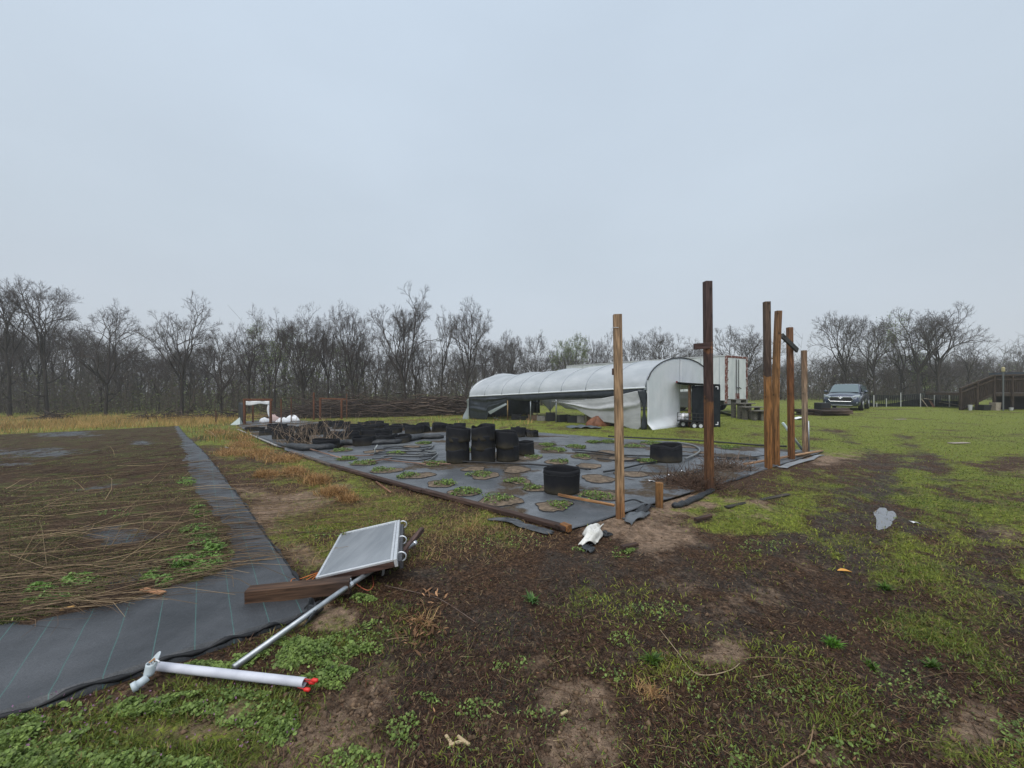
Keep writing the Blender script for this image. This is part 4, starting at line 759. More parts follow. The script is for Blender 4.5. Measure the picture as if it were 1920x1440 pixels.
# ------------------------------------------------------------------ plastic tunnel
FILM = M('white_film', (.82, .86, .89), .42, (.90, .92, .95), scale=1.5, spec=.4, trans=.38, bump=.02, bscale=2.5)
GFILM = M('grey_film', (.36, .37, .37), .6, (.48, .49, .49), scale=2.2, spec=.3, trans=.15, stretch=(1, 1, 3))
NAVY = M('black_sheet', (.012, .017, .024), .42, (.03, .037, .045), scale=4, spec=.5, bump=.01, bscale=9)
STEEL = M('galvanised', (.30, .33, .35), .4, (.42, .44, .46), scale=30, metal=.75)
N0 = np.array([float(a) for a in G(1212, 805)]); AX = np.array([-.62, .78]); AX /= np.linalg.norm(AX); GX = np.array([AX[1], -AX[0]]); TL, TW = 11.7, 5.0
gz0 = TZ(*N0); gz1 = TZ(*(N0 + AX * TL))
def tp(s, c, z):
    """tunnel point: s metres from the near end, c metres across from the near-left wall, z above the local ground line"""
    p = N0 + AX * s + GX * c; return Vector((p[0], p[1], gz0 + (gz1 - gz0) * s / TL + z))
def s_at(px):
    m = (px - CX) / F; return (N0[0] - m * N0[1]) / (m * AX[1] - AX[0])
def zpix(py, s, c=0.0):
    p = N0 + AX * s + GX * c; return CAMH + (HY - py) / F * p[1] - (gz0 + (gz1 - gz0) * s / TL)
EAVE = 1.50
def eave(s): return EAVE + (zpix(743, TL) - EAVE) * (s / TL)
def ridge(s): return np.interp(s, [0, 3, TL * .75, TL], [1.16, 1.20, 1.26, 1.28]) - .05 * math.sin(s * 1.1) ** 2 * (s > 4)
tun = thing('plastic_tunnel', 'white plastic hoop tunnel with torn dark and grey side sheets', 'greenhouse', tp(0, TW / 2, 0))
ribs = [0.0, 1.35, 2.75, 4.15, 5.6, 7.05, 8.5, 10.1, TL]
def arch(s, a, sag=0.0):
    c = TW / 2 - (TW / 2 + .06 - sag * .4) * math.cos(a); z = eave(s) + (ridge(s) - sag) * math.sin(a) ** .97
    return tp(s, c, z)
mb = MB(); NS = 73
def roof(u, v):
    s = u * TL; k = min(abs(s - q) for q in ribs); sag = .045 * min(1, k / .55) + .012 * math.sin(s * 9 + v * 7)
    if s > TL - 1.5: sag += .10 * (s - TL + 1.5) * math.sin(v * 9)
    return arch(s, math.pi * v, sag)
ROOFF = M('roof_film', (.52, .555, .585), .42, (.64, .67, .70), scale=1.1, spec=.4, trans=.35, bump=.02, bscale=2.5, stretch=(1, 1, 2))  # greyer copy of the white film; its different lighting is put into the colour
mb.grid(roof, NS, 25); mb.build('roof_film', ROOFF, tun, smooth=True)
for k, s in enumerate(ribs):
    mb = MB(); mb.tube([arch(s, math.pi * i / 20, .012) for i in range(21)], .022, 6); mb.build('hoop', M('hoop_grey', (.30, .33, .36), .5), tun, smooth=True)
mb = MB(); mb.tube([tp(TL * i / 12, -.05, eave(TL * i / 12) - .01) for i in range(13)], .03, 6); mb.build('eave_rail', M('eave_white', (.65, .68, .70), .5), tun)
mb = MB(); mb.tube([tp(TL * i / 12, TW + .05, eave(TL * i / 12) - .01) for i in range(13)], .03, 6); mb.build('eave_rail', MATS['eave_white'], tun)
def sheet(name, mat, s0, s1, top, bot, c=0.0, nu=46, nv=18, fold=.05, freq=5.0, slant=0.0, parent=None, out=-1):
    m = MB(); ph = random.uniform(0, 6)
    def fn(u, v):
        s = s0 + (s1 - s0) * u; a = top(u, s); b = bot(u, s); z = a + (b - a) * v
        d = fold * math.sin(math.pi * min(1, v * 1.3 + .05)) * (math.sin(v * freq * 3.1 + u * slant + ph) * .6 + .4 * math.sin(u * 13 + v * 4 + ph * 2) + .35 * math.sin(v * freq * 6.7 + u * slant * 1.7))
        return tp(s, c + out * (abs(d) * .4 + d * .6 + .02 + .10 * v * (1 - v)), z)
    m.grid(fn, nu, nv); return m.build(name, mat, parent or tun, smooth=True, solid=.006)
sx = s_at
ip = lambda xs, ys: (lambda px: float(np.interp(px, xs, ys)))
def pxs(s):
    p = N0 + AX * s; return CX + F * p[0] / p[1]
ev = lambda u, s: eave(s) - .02
# black band under the eave, whole length
bb = ip([878, 940, 990, 1040, 1090, 1130, 1170, 1200, 1212], [745, 749, 752, 748, 747, 746, 743, 731, 731])
sheet('eave_flap', NAVY, .1, TL, ev, lambda u, s: zpix(bb(pxs(s)), s), fold=.02, freq=2, nu=60, nv=6)
# dark curtain at the far (left) end
hem = ip([876, 912, 916, 932, 948, 952], [795, 795, 775, 768, 757, 752])
sheet('dark_curtain', NAVY, sx(951), TL + .05, lambda u, s: eave(s) - .05, lambda u, s: max(.02, zpix(hem(pxs(s)), s)), fold=.09, freq=4, slant=4, nu=60, nv=26)
m = MB(); m.add([P(915, 772, 20.2), P(919, 777, 20.1), P(950, 759, 19.2), P(949, 755.5, 19.3)], [(0, 1, 2, 3)]); m.build('curtain_hem', M('pale_green_film', (.22, .25, .25), .5), tun, solid=.008)
# pale torn end sheet sticking out at the far corner
m = MB(); m.grid(lambda u, v: tp(TL + .25 * u + .3 * math.sin(v * 3) * u, -.1 + .2 * u * math.sin(v * 5), eave(TL) * (1 - v) * .98 - .1 - .1 * u), 6, 10); m.build('end_flap', MATS['pale_green_film'], tun, smooth=True, solid=.006)
# dark sheet on the far side wall seen through the opening
def s_far(px):
    m_ = (px - CX) / F; q = N0 + GX * TW; return (q[0] - m_ * q[1]) / (m_ * AX[1] - AX[0])
sheet('far_dark_curtain', NAVY, s_far(1013), TL + 1.0, lambda u, s: eave(s) - .1, lambda u, s: .15, c=TW, fold=.10, freq=5, slant=5, nu=50, nv=22)
# pale cloths on the far side: triangle and swag
hb = ip([1012, 1020, 1032, 1042, 1046, 1060, 1080, 1110, 1400], [748, 758, 771, 758, 755, 766, 768, 764, 764])
def pxf(s):
    p = N0 + AX * s + GX * TW; return CX + F * p[0] / p[1]
sheet('far_pale_curtain', M('pale_film', (.50, .49, .45), .6, (.60, .59, .55), scale=2, trans=.3), 0.6, s_far(1014), lambda u, s: eave(s) - .15, lambda u, s: zpix(hb(pxf(s)), s, TW), c=TW, fold=.05, freq=3, nu=60, nv=14)
# grey curtain hanging along the near half
ht = ip([1035, 1046, 1090, 1130, 1165, 1195, 1203], [752, 752, 750, 747, 740, 733, 733]); hg = ip([1035, 1060, 1085, 1110, 1130, 1160, 1180, 1196, 1204], [752, 758, 768, 783, 790, 795, 802, 808, 800])
sheet('grey_curtain', GFILM, sx(1204), sx(1038), lambda u, s: zpix(ht(pxs(s)), s), lambda u, s: zpix(hg(pxs(s)), s), c=-.06, fold=.09, freq=3.4, slant=-4, nu=80, nv=34)
m = MB(); ds = ip([728, 740, 752, 765, 780, 797, 808], [1194, 1197, 1201, 1206, 1205, 1202, 1203])
m.grid(lambda u, v: P(ds(731 + 75 * v) * (1 - u) + (1211.5 + 1.5 * math.sin(v * 9)) * u, 731 + 75 * v, N0[1] + .02 - .03 * math.sin(u * 3)), 5, 20); m.build('corner_strip', NAVY, tun, smooth=True, solid=.006)
# dark sheet added at the lower far end to darken the interior, film above it
m = MB(); m.grid(lambda u, v: tp(TL - .05 + .06 * math.sin(u * 14 + v * 3), .1 + (TW - .2) * u, (eave(TL) + .05) * (1 - v) + .02), 24, 10); m.build('far_end_sheet', NAVY, tun, smooth=True, solid=.006)
m = MB(); m.grid(lambda u, v: (lambda q: Vector((q.x, q.y, tp(TL, 0, eave(TL)).z + (q.z - tp(TL, 0, eave(TL)).z) * v)))(arch(TL - .02, math.pi * u, .02)), 20, 5); m.build('far_end_film', FILM, tun, smooth=True, solid=.005)
# side posts
for px, w_ in ((951, .05), (994, .045), (1042, .045), (1098, .045), (1206, .045)):
    s = sx(px); m = MB(); m.tube([tp(s, .03, -.1), tp(s, .03, eave(s))], w_ / 2 * 1.3, 8); m.build('side_post', STEEL if px != 951 else wood('post_tan', [(0, (.30, .20, .09)), (1, (.34, .24, .12))]), tun, smooth=True)
for px in (1008, 1033, 1110, 1150):
    s = s_far(px); m = MB(); m.tube([tp(s, TW - .05, -.1), tp(s, TW - .05, eave(s))], .03, 8); m.build('side_post', STEEL, tun, smooth=True)
# near gable: white sheet left of the doorway and over it
m = MB(); NA = 26; D0, D1 = .46 * TW, .93 * TW
def gtop(c):
    k = min(1, max(0, c / TW)); a = math.acos(max(-1, min(1, (TW / 2 - c) / (TW / 2 + .06)))); return eave(0) + ridge(0) * math.sin(a) ** .97 - .015
def gable(c0, c1, b0, b1, n=14, mrows=16):
    def fn(u, v):
        c = c0 + (c1 - c0) * u; a = gtop(c); b = b0 + (b1 - b0) * u; z = b + (a - b) * (1 - v); wv = .012 * math.sin(c * 9 + 1.5 * math.sin(z * 2)) * v + .007 * math.sin(c * 23 + z)
        fl = .25 * max(0, v - .86) / .14 if b < .2 else 0
        return tp(-.03 - wv - fl, c, z)
    m = MB(); m.grid(fn, n, mrows); return m
gable(0, D0, -.05, .02, 22, 24).build('gable_sheet', FILM, tun, smooth=True, solid=.005)
gable(D0, D1, 1.42, 1.42, 22, 14).build('gable_top', FILM, tun, smooth=True, solid=.005)
gable(D1, TW, -.05, -.05, 5, 14).build('gable_sheet', FILM, tun, smooth=True, solid=.005)
m = MB(); m.tube([tp(-.05, TW * i / 24, gtop(TW * i / 24) + .01) for i in range(25)], .022, 6); m.build('end_hoop', M('dark_rubber', (.02, .022, .025), .6), tun)
m = MB(); m.beam(tp(.05, D0, 0), tp(.05, D0, 1.45), .07, .07); m.build('door_post', M('pale_timber', (.45, .42, .36), .8, (.55, .5, .44), scale=8), tun)
# ------------------------------------------------------------------ clutter inside the tunnel
CR = [M('crate_black', (.015, .016, .018), .6), M('crate_brown', (.10, .065, .04), .8, (.18, .12, .08), scale=9), M('crate_grey', (.12, .12, .11), .8, (.20, .19, .17), scale=9)]
def crate(px, py, w_, h_, mt, label, dep, rz=0.0):
    p = P(px, py, dep); p.z = TZ(p.x, p.y); r = thing('crate', label, 'crate', p, 'crates and pots inside the tunnel', rz, world=False)
    t_ = .02
    m = MB(); m.box((0, 0, .015), (w_, w_ * .7, .03)); m.build('base', mt, r)
    for a, b, c_, d in ((-w_ / 2, 0, t_, w_ * .7), (w_ / 2, 0, t_, w_ * .7)): m = MB(); m.box((a, 0, h_ / 2), (t_, d + t_, h_)); m.build('side', mt, r, bevel=.006)
    for b in (-w_ * .35, w_ * .35): m = MB(); m.box((0, b, h_ / 2 - .01), (w_ - t_ - .004, t_, h_ - .02)); m.build('side', mt, r, bevel=.006)
for a in ((1000, 795, .45, .28, 1, 'brown crate just right of the second steel tunnel post'), (1016, 797, .4, .25, 2, 'grey crate between the steel posts inside the tunnel'), (1032, 795, .4, .42, 0, 'tall black bin left of the middle steel tunnel post'), (1055, 797, .55, .32, 0, 'wide black tub right of the middle steel tunnel post'), (1075, 792, .5, .3, 0, 'black tub behind the open middle of the tunnel'), (1093, 795, .45, .32, 2, 'grey box beside the right-hand steel tunnel post'),
          (1106, 790, .4, .5, 1, 'brown box stacked high under the grey curtain edge'), (968, 797, .45, .3, 0, 'black tub in the shade of the dark curtain'), (982, 797, .5, .2, 0, 'low black tray in the shade of the dark curtain'), (1150, 799, .7, .3, 0, 'black tub under the hem of the grey curtain')):
    s = sx(a[0]); dep = (N0 + AX * s + GX * .9)[1]; crate(a[0], a[1], a[2], a[3], CR[a[4]], a[5], dep, random.uniform(-.5, .5))
p = P(1122, 792, (N0 + AX * sx(1122))[1] - .1); p.z = TZ(p.x, p.y); m = MB()
m.grid(lambda u, v: Vector((p.x + .42 * math.cos(6.283 * u) * math.cos(v * 1.5) * (1 + .25 * math.sin(9 * u * 3.14)), p.y + .3 * math.sin(6.283 * u) * math.cos(v * 1.5), p.z - .02 + .36 * math.sin(v * 1.57) * (1 + .15 * math.sin(u * 20)))), 24, 10, closed=True)
tag(m.build('tarp_heap', M('rust_tarp', (.11, .042, .02), .6, (.19, .075, .035), scale=6, bump=.02, bscale=8), smooth=True), 'crumpled rust-orange tarp heap under the grey curtain', 'tarp')
m = MB(); a0 = P(925, 783, 22.4); a1 = P(958, 792, 20.6); m.beam(a0, a1, .05, .05); tag(m.build('white_batten', M('pvc', (.72, .73, .76), .4)), 'white batten lying aslant inside the dark end of the tunnel', 'batten')
m = MB(); pb = [P(x_0, 797.5 + .02 * (x_0 - 990), (N0 + AX * sx(x_0))[1] - .02) for x_0 in (960, 1000, 1050, 1090)]
for i in range(3): m.beam(pb[i], pb[i + 1], .05, .12)
tag(m.build('base_board', M('pale_timber', (.4, .4, .4))), 'pale base board along the open side of the tunnel', 'board')
# crumpled grey sheet on the grass in front of the tunnel
m = MB(); c0 = GP(1095, 803); m.grid(lambda u, v: Vector((c0.x + (u - .5) * 1.1 + .1 * math.sin(v * 5), c0.y + (v - .5) * .5, TZ(c0.x, c0.y) + .03 + .06 * abs(math.sin(u * 9 + v * 3)) * math.sin(3.14 * u) + .03 * math.sin(v * 8))), 18, 8)
tag(m.build('fallen_sheet', M('slate_sheet', (.07, .085, .095), .45), smooth=True, solid=.006), 'crumpled slate grey sheet fallen on grass before the tunnel', 'tarp')
# ------------------------------------------------------------------ black fabric booth, garden cart
BP = GP(1350, 801); by = BP.y
booth = thing('fabric_booth', 'black cloth booth with sagging awning beside the tunnel doorway', 'booth', BP)
BF = M('booth_cloth', (.008, .011, .014), .75, (.016, .020, .024), scale=5, spec=.2)
Q = lambda px, py, d=0.0: P(px, py, by + d)
for px, d, mt in ((1293, .25, wood('booth_wood', [(0, (.20, .09, .05)), (1, (.30, .17, .10))])), (1347, 0, CR[0]), (1347, 1.3, CR[0]), (1300, 1.4, CR[0])):
    a = Q(px, 801, d); a.z = TZ(a.x, a.y) - .05; b = Vector((a.x, a.y, Q(px, 722, 0).z)); m = MB(); m.beam(a, b, .09, .09); m.build('post', mt, booth)
m = MB(); m.grid(lambda u, v: Q(1297 + 49 * u, 723 + 70 * v + 5 * u * v, .03 + .03 * math.sin(u * 17 + v * 3)), 16, 10); m.build('front_cloth', BF, booth, smooth=True, solid=.008)
m = MB(); m.box((Q(1342, 760).x, by - .06, (Q(1342, 722).z + Q(1342, 801).z) / 2), (.26, .05, Q(1342, 722).z - Q(1342, 800).z)); m.build('door_panel', BF, booth, bevel=.01)
for py, sg in ((722, -1), (799, 1)):
    m = MB(); q = Q(1344, py + 3 * -sg, -.10); m.box(q, (.10, .015, .03)); m.box(q + Vector((.04, -.002, sg * .05)), (.025, .014, .10)); m.build('corner_bracket', M('pvc', (1, 1, 1)), booth)
m = MB(); m.grid(lambda u, v: Q(1270 + 80 * u, 716 + 5 * u ** .6 + (8 * (1 - u) if v > .5 else 0) * (v - .5) * 2 * .6, -.15 + 1.5 * v) + Vector((0, 0, -.05 * math.sin(v * 3.1))), 16, 8); m.build('awning', BF, booth, smooth=True, solid=.02)
m = MB(); m.tube([Q(1269, 716, -.15), Q(1269.5, 717, 1.35)], .035, 8); m.build('awning_end', M('dull_red', (.16, .03, .03), .6), booth)
cb = GP(1300, 803); cart = thing('garden_cart', 'black mesh garden cart on small wheels beside the booth', 'cart', cb)
cy = cb.y; K = lambda px, py, d=0.0: P(px, py, cy + d); BLK = M('cart_black', (.015, .015, .016), .5)
m = MB(); m.grid(lambda u, v: K(1270 + 56 * u, 789, .1 + .6 * v), 3, 3); m.build('bed', BLK, cart, solid=.05)
for d in (.08, .72):
    for py in (774, 781.5): m = MB(); m.tube([K(1270, py, d), K(1327, py + 2, d)], .014, 6); m.build('rail', BLK, cart)
    for i in range(9): x0_ = 1270 + 57 * i / 8; m = MB(); m.tube([K(x0_, 774 + i * .25, d), K(x0_, 789, d)], .011, 5); m.build('upright', BLK, cart)
m = MB(); m.grid(lambda u, v: K(1274 + 16 * u, 775 + 12 * v, .4 + .1 * math.sin(u * 5 + v * 4)), 6, 6); m.build('white_sack', M('pvc', (1, 1, 1)), cart, smooth=True, solid=.1)
for px, d, py in ((1301, -.02, 798), (1313, .05, 798.5), (1280, .3, 795), (1291, .75, 795)):
    c = K(px, py, d); wh = MB(); rr = .125
    prof = [(rr * .55, -.045), (rr * .95, -.05), (rr, -.03), (rr, .03), (rr * .95, .05), (rr * .55, .045)]
    wh.grid(lambda u, v: Vector((c.x + np.interp(v * 5, range(6), [p_[0] for p_ in prof]) * math.cos(6.2832 * u), c.y + np.interp(v * 5, range(6), [p_[1] for p_ in prof]), c.z + np.interp(v * 5, range(6), [p_[0] for p_ in prof]) * math.sin(6.2832 * u))), 20, 6, closed=True)
    t_ = wh.build('wheel', M('tyre', (.012, .012, .013), .8), cart, smooth=True)
    hb_ = MB(); hb_.tube([c + Vector((0, -.04, 0)), c + Vector((0, .04, 0))], rr * .56, 16); o = hb_.build('hub', M('hub_white', (.55, .56, .58), .4), t_)
# ------------------------------------------------------------------ box trailer
A0 = Vector((12.25, 22.0, 0)); axt = Vector((-.56, .83, 0)).normalized(); rt = Vector((axt.y, -axt.x, 0)); ztop = P(0, 666, 22).z; zfl = P(0, 751, 22).z; LT, WT = 13.5, 2.45
tr = thing('box_trailer', 'long white box trailer with rusty door frame behind the tunnel', 'trailer', A0 + Vector((0, 0, TZ(A0.x, A0.y))))
TWH = M('trailer_white', (.50, .53, .54), .5, (.66, .68, .68), scale=2.5, stretch=(1, 1, .4)); RUST = M('rusty_frame', (.14, .035, .022), .7, (.42, .38, .36), scale=5, lo=.5, hi=.62)
def tq(s, c, z): return A0 + axt * s + rt * c + Vector((0, 0, z))
def tbox(mb_, s0, s1, c0, c1, z0, z1): return mb_.add([tq(s, c, z) for s in (s0, s1) for c in (c0, c1) for z in (z0, z1)], [(0, 1, 3, 2), (4, 6, 7, 5), (0, 4, 5, 1), (2, 3, 7, 6), (0, 2, 6, 4), (1, 5, 7, 3)])
tbox(MB(), .06, LT, 0, WT, zfl, ztop - .05).build('body', TWH, tr)
m = MB()
for i in range(12):
    s = .35 + i * 1.12; tbox(m, s, s + .05, -.02, 0.0, zfl + .05, ztop - .1); m.build('side_rib', M('rib_grey', (.40, .43, .45), .5), tr); m = MB()  # side ribs in one even grey, darker than the walls
m = MB(); tbox(m, 0, LT, -.03, WT + .03, ztop - .05, ztop + .02); m.build('roof', M('roof_grey', (.45, .46, .47), .5), tr)
for c0, c1 in ((-.02, .14), (WT - .12, WT + .02)): m = MB(); tbox(m, -.03, .06, c0, c1, zfl - .15, ztop); m.build('door_post', RUST, tr)
m = MB(); tbox(m, -.025, .06, .142, WT - .122, ztop - .12, ztop - .003); m.build('door_header', RUST, tr)
for c0, c1 in ((.16, WT / 2 - .015), (WT / 2 + .015, WT - .14)):
    m = MB(); tbox(m, -.01, .05, c0, c1, zfl + .03, ztop - .13); d = m.build('door', TWH, tr, bevel=.01)
    cc = WT / 2 - .16 if c0 < 1 else WT / 2 + .12
    m = MB(); m.tube([tq(-.05, cc, zfl + .05), tq(-.05, cc, ztop - .2)], .02, 8); m.build('lock_rod', M('dark_metal', (.05, .05, .055), .5), d)
    m = MB(); m.beam(tq(-.07, cc, zfl + .75), tq(-.07, cc + .25, zfl + .68), .03, .05); m.build('handle', MATS['dark_metal'], d)
    m = MB(); tbox(m, -.06, -.012, WT / 2 - (.2 if c0 < 1 else -.05), WT / 2 - (.05 if c0 < 1 else -.2), zfl + .03, zfl + .4); m.build('latch_plate', RUST, d)
for k in range(5):
    for c in (.14, WT - .14): m = MB(); z = zfl + .2 + k * .5; tbox(m, -.045, -.012, c - .05, c + .05, z, z + .045); m.build('hinge', M('hinge_rust', (.06, .025, .02), .8), tr)
m = MB(); tbox(m, -.06, .15, .05, WT - .05, zfl - .22, zfl - .002); m.build('rear_sill', M('sill', (.2, .19, .18), .6), tr)
m = MB(); tbox(m, .2, LT, .5, WT - .5, zfl - .3, zfl - .004); m.build('chassis', MATS['dark_metal'], tr)
for s in (1.6, 2.9):
    for c in (.12, WT - .12):
        cc = tq(s, c, TZ(A0.x, A0.y) + .42); m = MB()
        m.tube([cc - rt * .14, cc - rt * .10, cc + rt * .10, cc + rt * .14], [.36, .42, .42, .36], 20); o = m.build('wheel', MATS['tyre'], tr, smooth=True)
        m = MB(); m.tube([cc - rt * .15, cc + rt * .15], .2, 14); m.build('hub', M('dull_hub', (.2, .2, .2), .6), o)
lg = MB(); c = GP(1370, 783); lg.grid(lambda u, v: Vector((c.x + (u - .5) * 1.6, c.y + 1.2 + (v - .5) * .7, c.z + .33 * math.sin(3.14 * u) * (1 - .6 * v) * (1 + .3 * math.sin(7 * u)) - .02)), 14, 6); tag(lg.build('grey_tarp', M('tarp_grey', (.14, .145, .14), .6), smooth=True, solid=.02), 'low grey tarp slumped on grass by the trailer wheels', 'tarp')
# ------------------------------------------------------------------ plank tables, lumber, bins
GW = wood('grey_wood', [(0, (.13, .12, .10)), (1, (.22, .20, .17))], axis='X')
for k, (x0_, x1_, yt, yb, Y, lab) in enumerate(((1374, 1406, 749.5, 784, 18.6, 'highest grey plank table, next to the trailer doors'), (1386, 1416, 757, 785, 18.0, 'second highest grey plank table in the row by the trailer'), (1396, 1432, 764, 786, 17.4, 'third plank table in the row by the trailer'), (1414, 1440, 771, 785, 17.0, 'lowest plank bench in the row, nearest the paired posts'))):
    c = P((x0_ + x1_) / 2, yb, Y); c.z = TZ(c.x, c.y); t = thing('plank_table', lab, 'table', c, 'plank tables by the trailer'); zt = P(0, yt, Y).z
    for j in range(3): m = MB(); m.beam((P(x0_, 0, Y).x, Y + .05 + j * .2, zt), (P(x1_, 0, Y).x, Y + .05 + j * .2, zt + .01), .19, .04); m.build('top_plank', GW, t)
    for px in (x0_ + 7, x1_ - 6): 
        m = MB(); q = P(px, 0, Y).x; m.beam((q, Y + .25, c.z - .05), (q, Y + .25, zt - .02), .24, .14); m.build('leg', GW, t)
def stack(px0, px1, py, Y, n, label, mat, h=.06, gap=.012):
    a = P(px0, py, Y); b = P(px1, py, Y); z = TZ(a.x, Y); t = thing('lumber_stack', label, 'lumber', ((a.x + b.x) / 2, Y, z))
    for i in range(n):
        o = random.uniform(-.15, .15); m = MB(); m.beam((a.x + o, Y + random.uniform(-.15, .1), z + h / 2 + i * (h + gap)), (b.x + o, Y + random.uniform(-.1, .15), z + h / 2 + i * (h + gap)), .5, h); m.build('plank', mat, t)
OLD = wood('old_boards', [(0, (.05, .035, .028)), (1, (.15, .10, .075))], axis='X')
stack(1497, 1530, 778, 20.5, 4, 'dark low lumber stack behind the pale short post', OLD, .07); stack(1530, 1588, 778, 20, 3, 'weathered board stack in front of the parked car', OLD, .09); stack(1546, 1586, 770, 20.6, 4, 'second board stack, closer under the parked car bumper', OLD, .08)
c = P(1542, 772, 21); c.z = TZ(c.x, c.y); m = MB(); m.box((c.x, c.y, c.z + .32), (.55, .5, .62)); tag(m.build('bin', M('crate_black', (0, 0, 0)), bevel=.03), 'dark plastic bin left of the parked car', 'bin')
m = MB(); c = P(1497, 785, 17.6); c.z = TZ(c.x, c.y); m.grid(lambda u, v: Vector((c.x + (u - .5) * .5, c.y + (v - .5) * .3, c.z + .03 + .1 * math.sin(3.1 * u) * math.sin(3 * v + u))), 8, 6); tag(m.build('white_bag', M('pvc', (1, 1, 1)), smooth=True, solid=.02), 'white plastic scrap on the lawn by the short pale post', 'scrap')
# flat slabs showing in the lawn
for k, (px, py, w_, lab) in enumerate(((1690, 786, .55, 'pale flat board lying on the lawn left of the deck'), (1802, 831, .55, 'pale flat board in the lawn above the puddle, right side'), (1400, 772, .5, 'pale offcut on the grass behind the paired posts'))):
    c = SP(px, py, .02); m = MB(); m.beam((c.x - w_ / 2, c.y, c.z), (c.x + w_ / 2, c.y + .1, c.z), .14, .02); tag(m.build('flat_board', M('pale_board', (.24, .205, .165), .8, (.34, .29, .235), scale=6)), lab, 'board')
# ------------------------------------------------------------------ net fence
fe = thing('net_fence', 'sagging black net fence with pale stakes between car and deck', 'fence', P(1700, 765, 29))
NET = M('net', (.030, .036, .040), .8, spec=.1)
def fz(px, py): q = P(px, py, 29); return q
m = MB(); ft = ip([1618, 1640, 1680, 1720, 1760, 1800], [739, 741, 742, 739, 735, 736]); n_ = 46
pts = []
for i in range(n_ + 1):
    px = 1616 + 190 * i / n_; a = P(px, 766, 29); a.z = TZ(a.x, a.y); b = P(px, ft(px), 29); pts.append((a, b))
for j in range(13):
    L_ = [a.lerp(b, j / 12) + Vector((0, .03 * math.sin(i * .7 + j), 0)) for i, (a, b) in enumerate(pts)]; m.tube(L_, .022, 3, caps=False)
for a, b in pts: m.tube([a, a.lerp(b, .5) + Vector((0, .04, 0)), b], .018, 3, caps=False)
nt_ = m.build('netting', NET, fe); nt_['kind'] = 'stuff'
m = MB(); m.grid(lambda u, v: P(1616 + 190 * u, 766, 29.06).lerp(P(1616 + 190 * u, ft(1616 + 190 * u) + 13 + 3 * math.sin(u * 9), 29.06), v), 40, 4); m.build('shade_cloth', M('fence_dark', (.020, .022, .026), .85, (.045, .040, .040), scale=1.2), fe, solid=.01)
for px, pt, w_ in ((1638.5, 741, .035), (1644, 755, .03), (1662, 747, .03), (1689, 736, .03), (1726, 738, .03), (1752, 735, .03), (1780, 737, .03)):
    a = P(px, 766, 28.9); a.z = TZ(a.x, a.y); b = P(px, pt, 28.9); m = MB(); m.tube([a, b], w_, 6); m.build('stake', M('stake_pale', (.42, .43, .42), .7), fe)
for k, (x0_, y0_, x1_, y1_, lab) in enumerate(((1728, 748, 1740, 764, 'pale board leaning at the foot of the net fence'), (1762, 754, 1812, 762, 'long pale pole lying slanted along the fence by the deck'), (1744, 751, 1752, 764, 'reddish panel leaning on the net fence'), (1733, 747, 1748, 749.5, 'thin white strip resting along the fence'))):
    m = MB(); m.beam(P(x0_, y0_, 28.5), P(x1_, y1_, 28.3), .12 if k != 2 else .3, .04); tag(m.build('leaning_board', M('pale_board', (0, 0, 0)) if k != 2 else M('red_panel', (.25, .13, .09), .8)), lab, 'board')
# ------------------------------------------------------------------ wooden deck with ramp
DK = wood('deck_wood', [(0, (.026, .018, .014)), (1, (.060, .042, .031))]); DY = 24.5
dk = thing('wooden_deck', 'dark raised wooden deck with railing and sloping ramp at right', 'deck', P(1870, 770, DY))
D = lambda px, py, d=0.0: P(px, py, DY + d)
m = MB(); a = D(1862, 737); m.add([Vector((x, y, z)) for x in (a.x, a.x + 5) for y in (DY, DY + 4) for z in (a.z - .2, a.z)], [(0, 1, 3, 2), (4, 6, 7, 5), (0, 4, 5, 1), (2, 3, 7, 6), (0, 2, 6, 4), (1, 5, 7, 3)]); m.build('platform', DK, dk)
m = MB(); m.add([D(1803, 766, .0), D(1803, 766, 1.4), D(1864, 735.5, 1.4), D(1864, 735.5, 0), D(1803, 770, .0), D(1803, 770, 1.4), D(1864, 741, 1.4), D(1864, 741, 0)], [(0, 3, 2, 1), (4, 5, 6, 7), (0, 4, 7, 3), (1, 2, 6, 5), (0, 1, 5, 4), (3, 7, 6, 2)]); m.build('ramp', DK, dk)
rail = ip([1800, 1812, 1864, 1960], [729, 724, 704, 702]); flo = ip([1800, 1864, 1960], [768, 736, 736])
for i in range(44):
    px = 1801 + 156 * i / 43; b = D(px, rail(px)); c = D(px, flo(px)); m = MB(); m.beam(c + Vector((0, .01, 0)), b + Vector((0, .01, 0)), .085, .03); m.build('picket', DK, dk)
for xs in ((1800, 1812), (1812, 1864), (1864, 1962)):
    m = MB(); m.beam(D(xs[0], rail(xs[0]), -.04), D(xs[1], rail(xs[1]), -.04), .09, .10); m.build('top_rail', DK, dk)
    m = MB(); m.beam(D(xs[0], rail(xs[0]) + 8, -.03), D(xs[1], rail(xs[1]) + 8, -.03), .04, .09); m.build('mid_rail', DK, dk)
for px in (1801, 1832, 1864, 1898, 1940):
    a = D(px, 775, -.02); a.z = TZ(a.x, a.y) - .1; b = Vector((a.x, a.y, D(px, rail(px)).z + .05)); m = MB(); m.beam(a, b, .12, .12); m.build('post', DK, dk)
m = MB(); m.grid(lambda u, v: D(1866 + 90 * u, 742 + 30 * v, 1.2), 4, 4); m.build('underdeck_shade', M('underdeck_shade_black', (.012, .010, .012), .9), dk, solid=.02)  # black sheet painted in for the shade under the deck
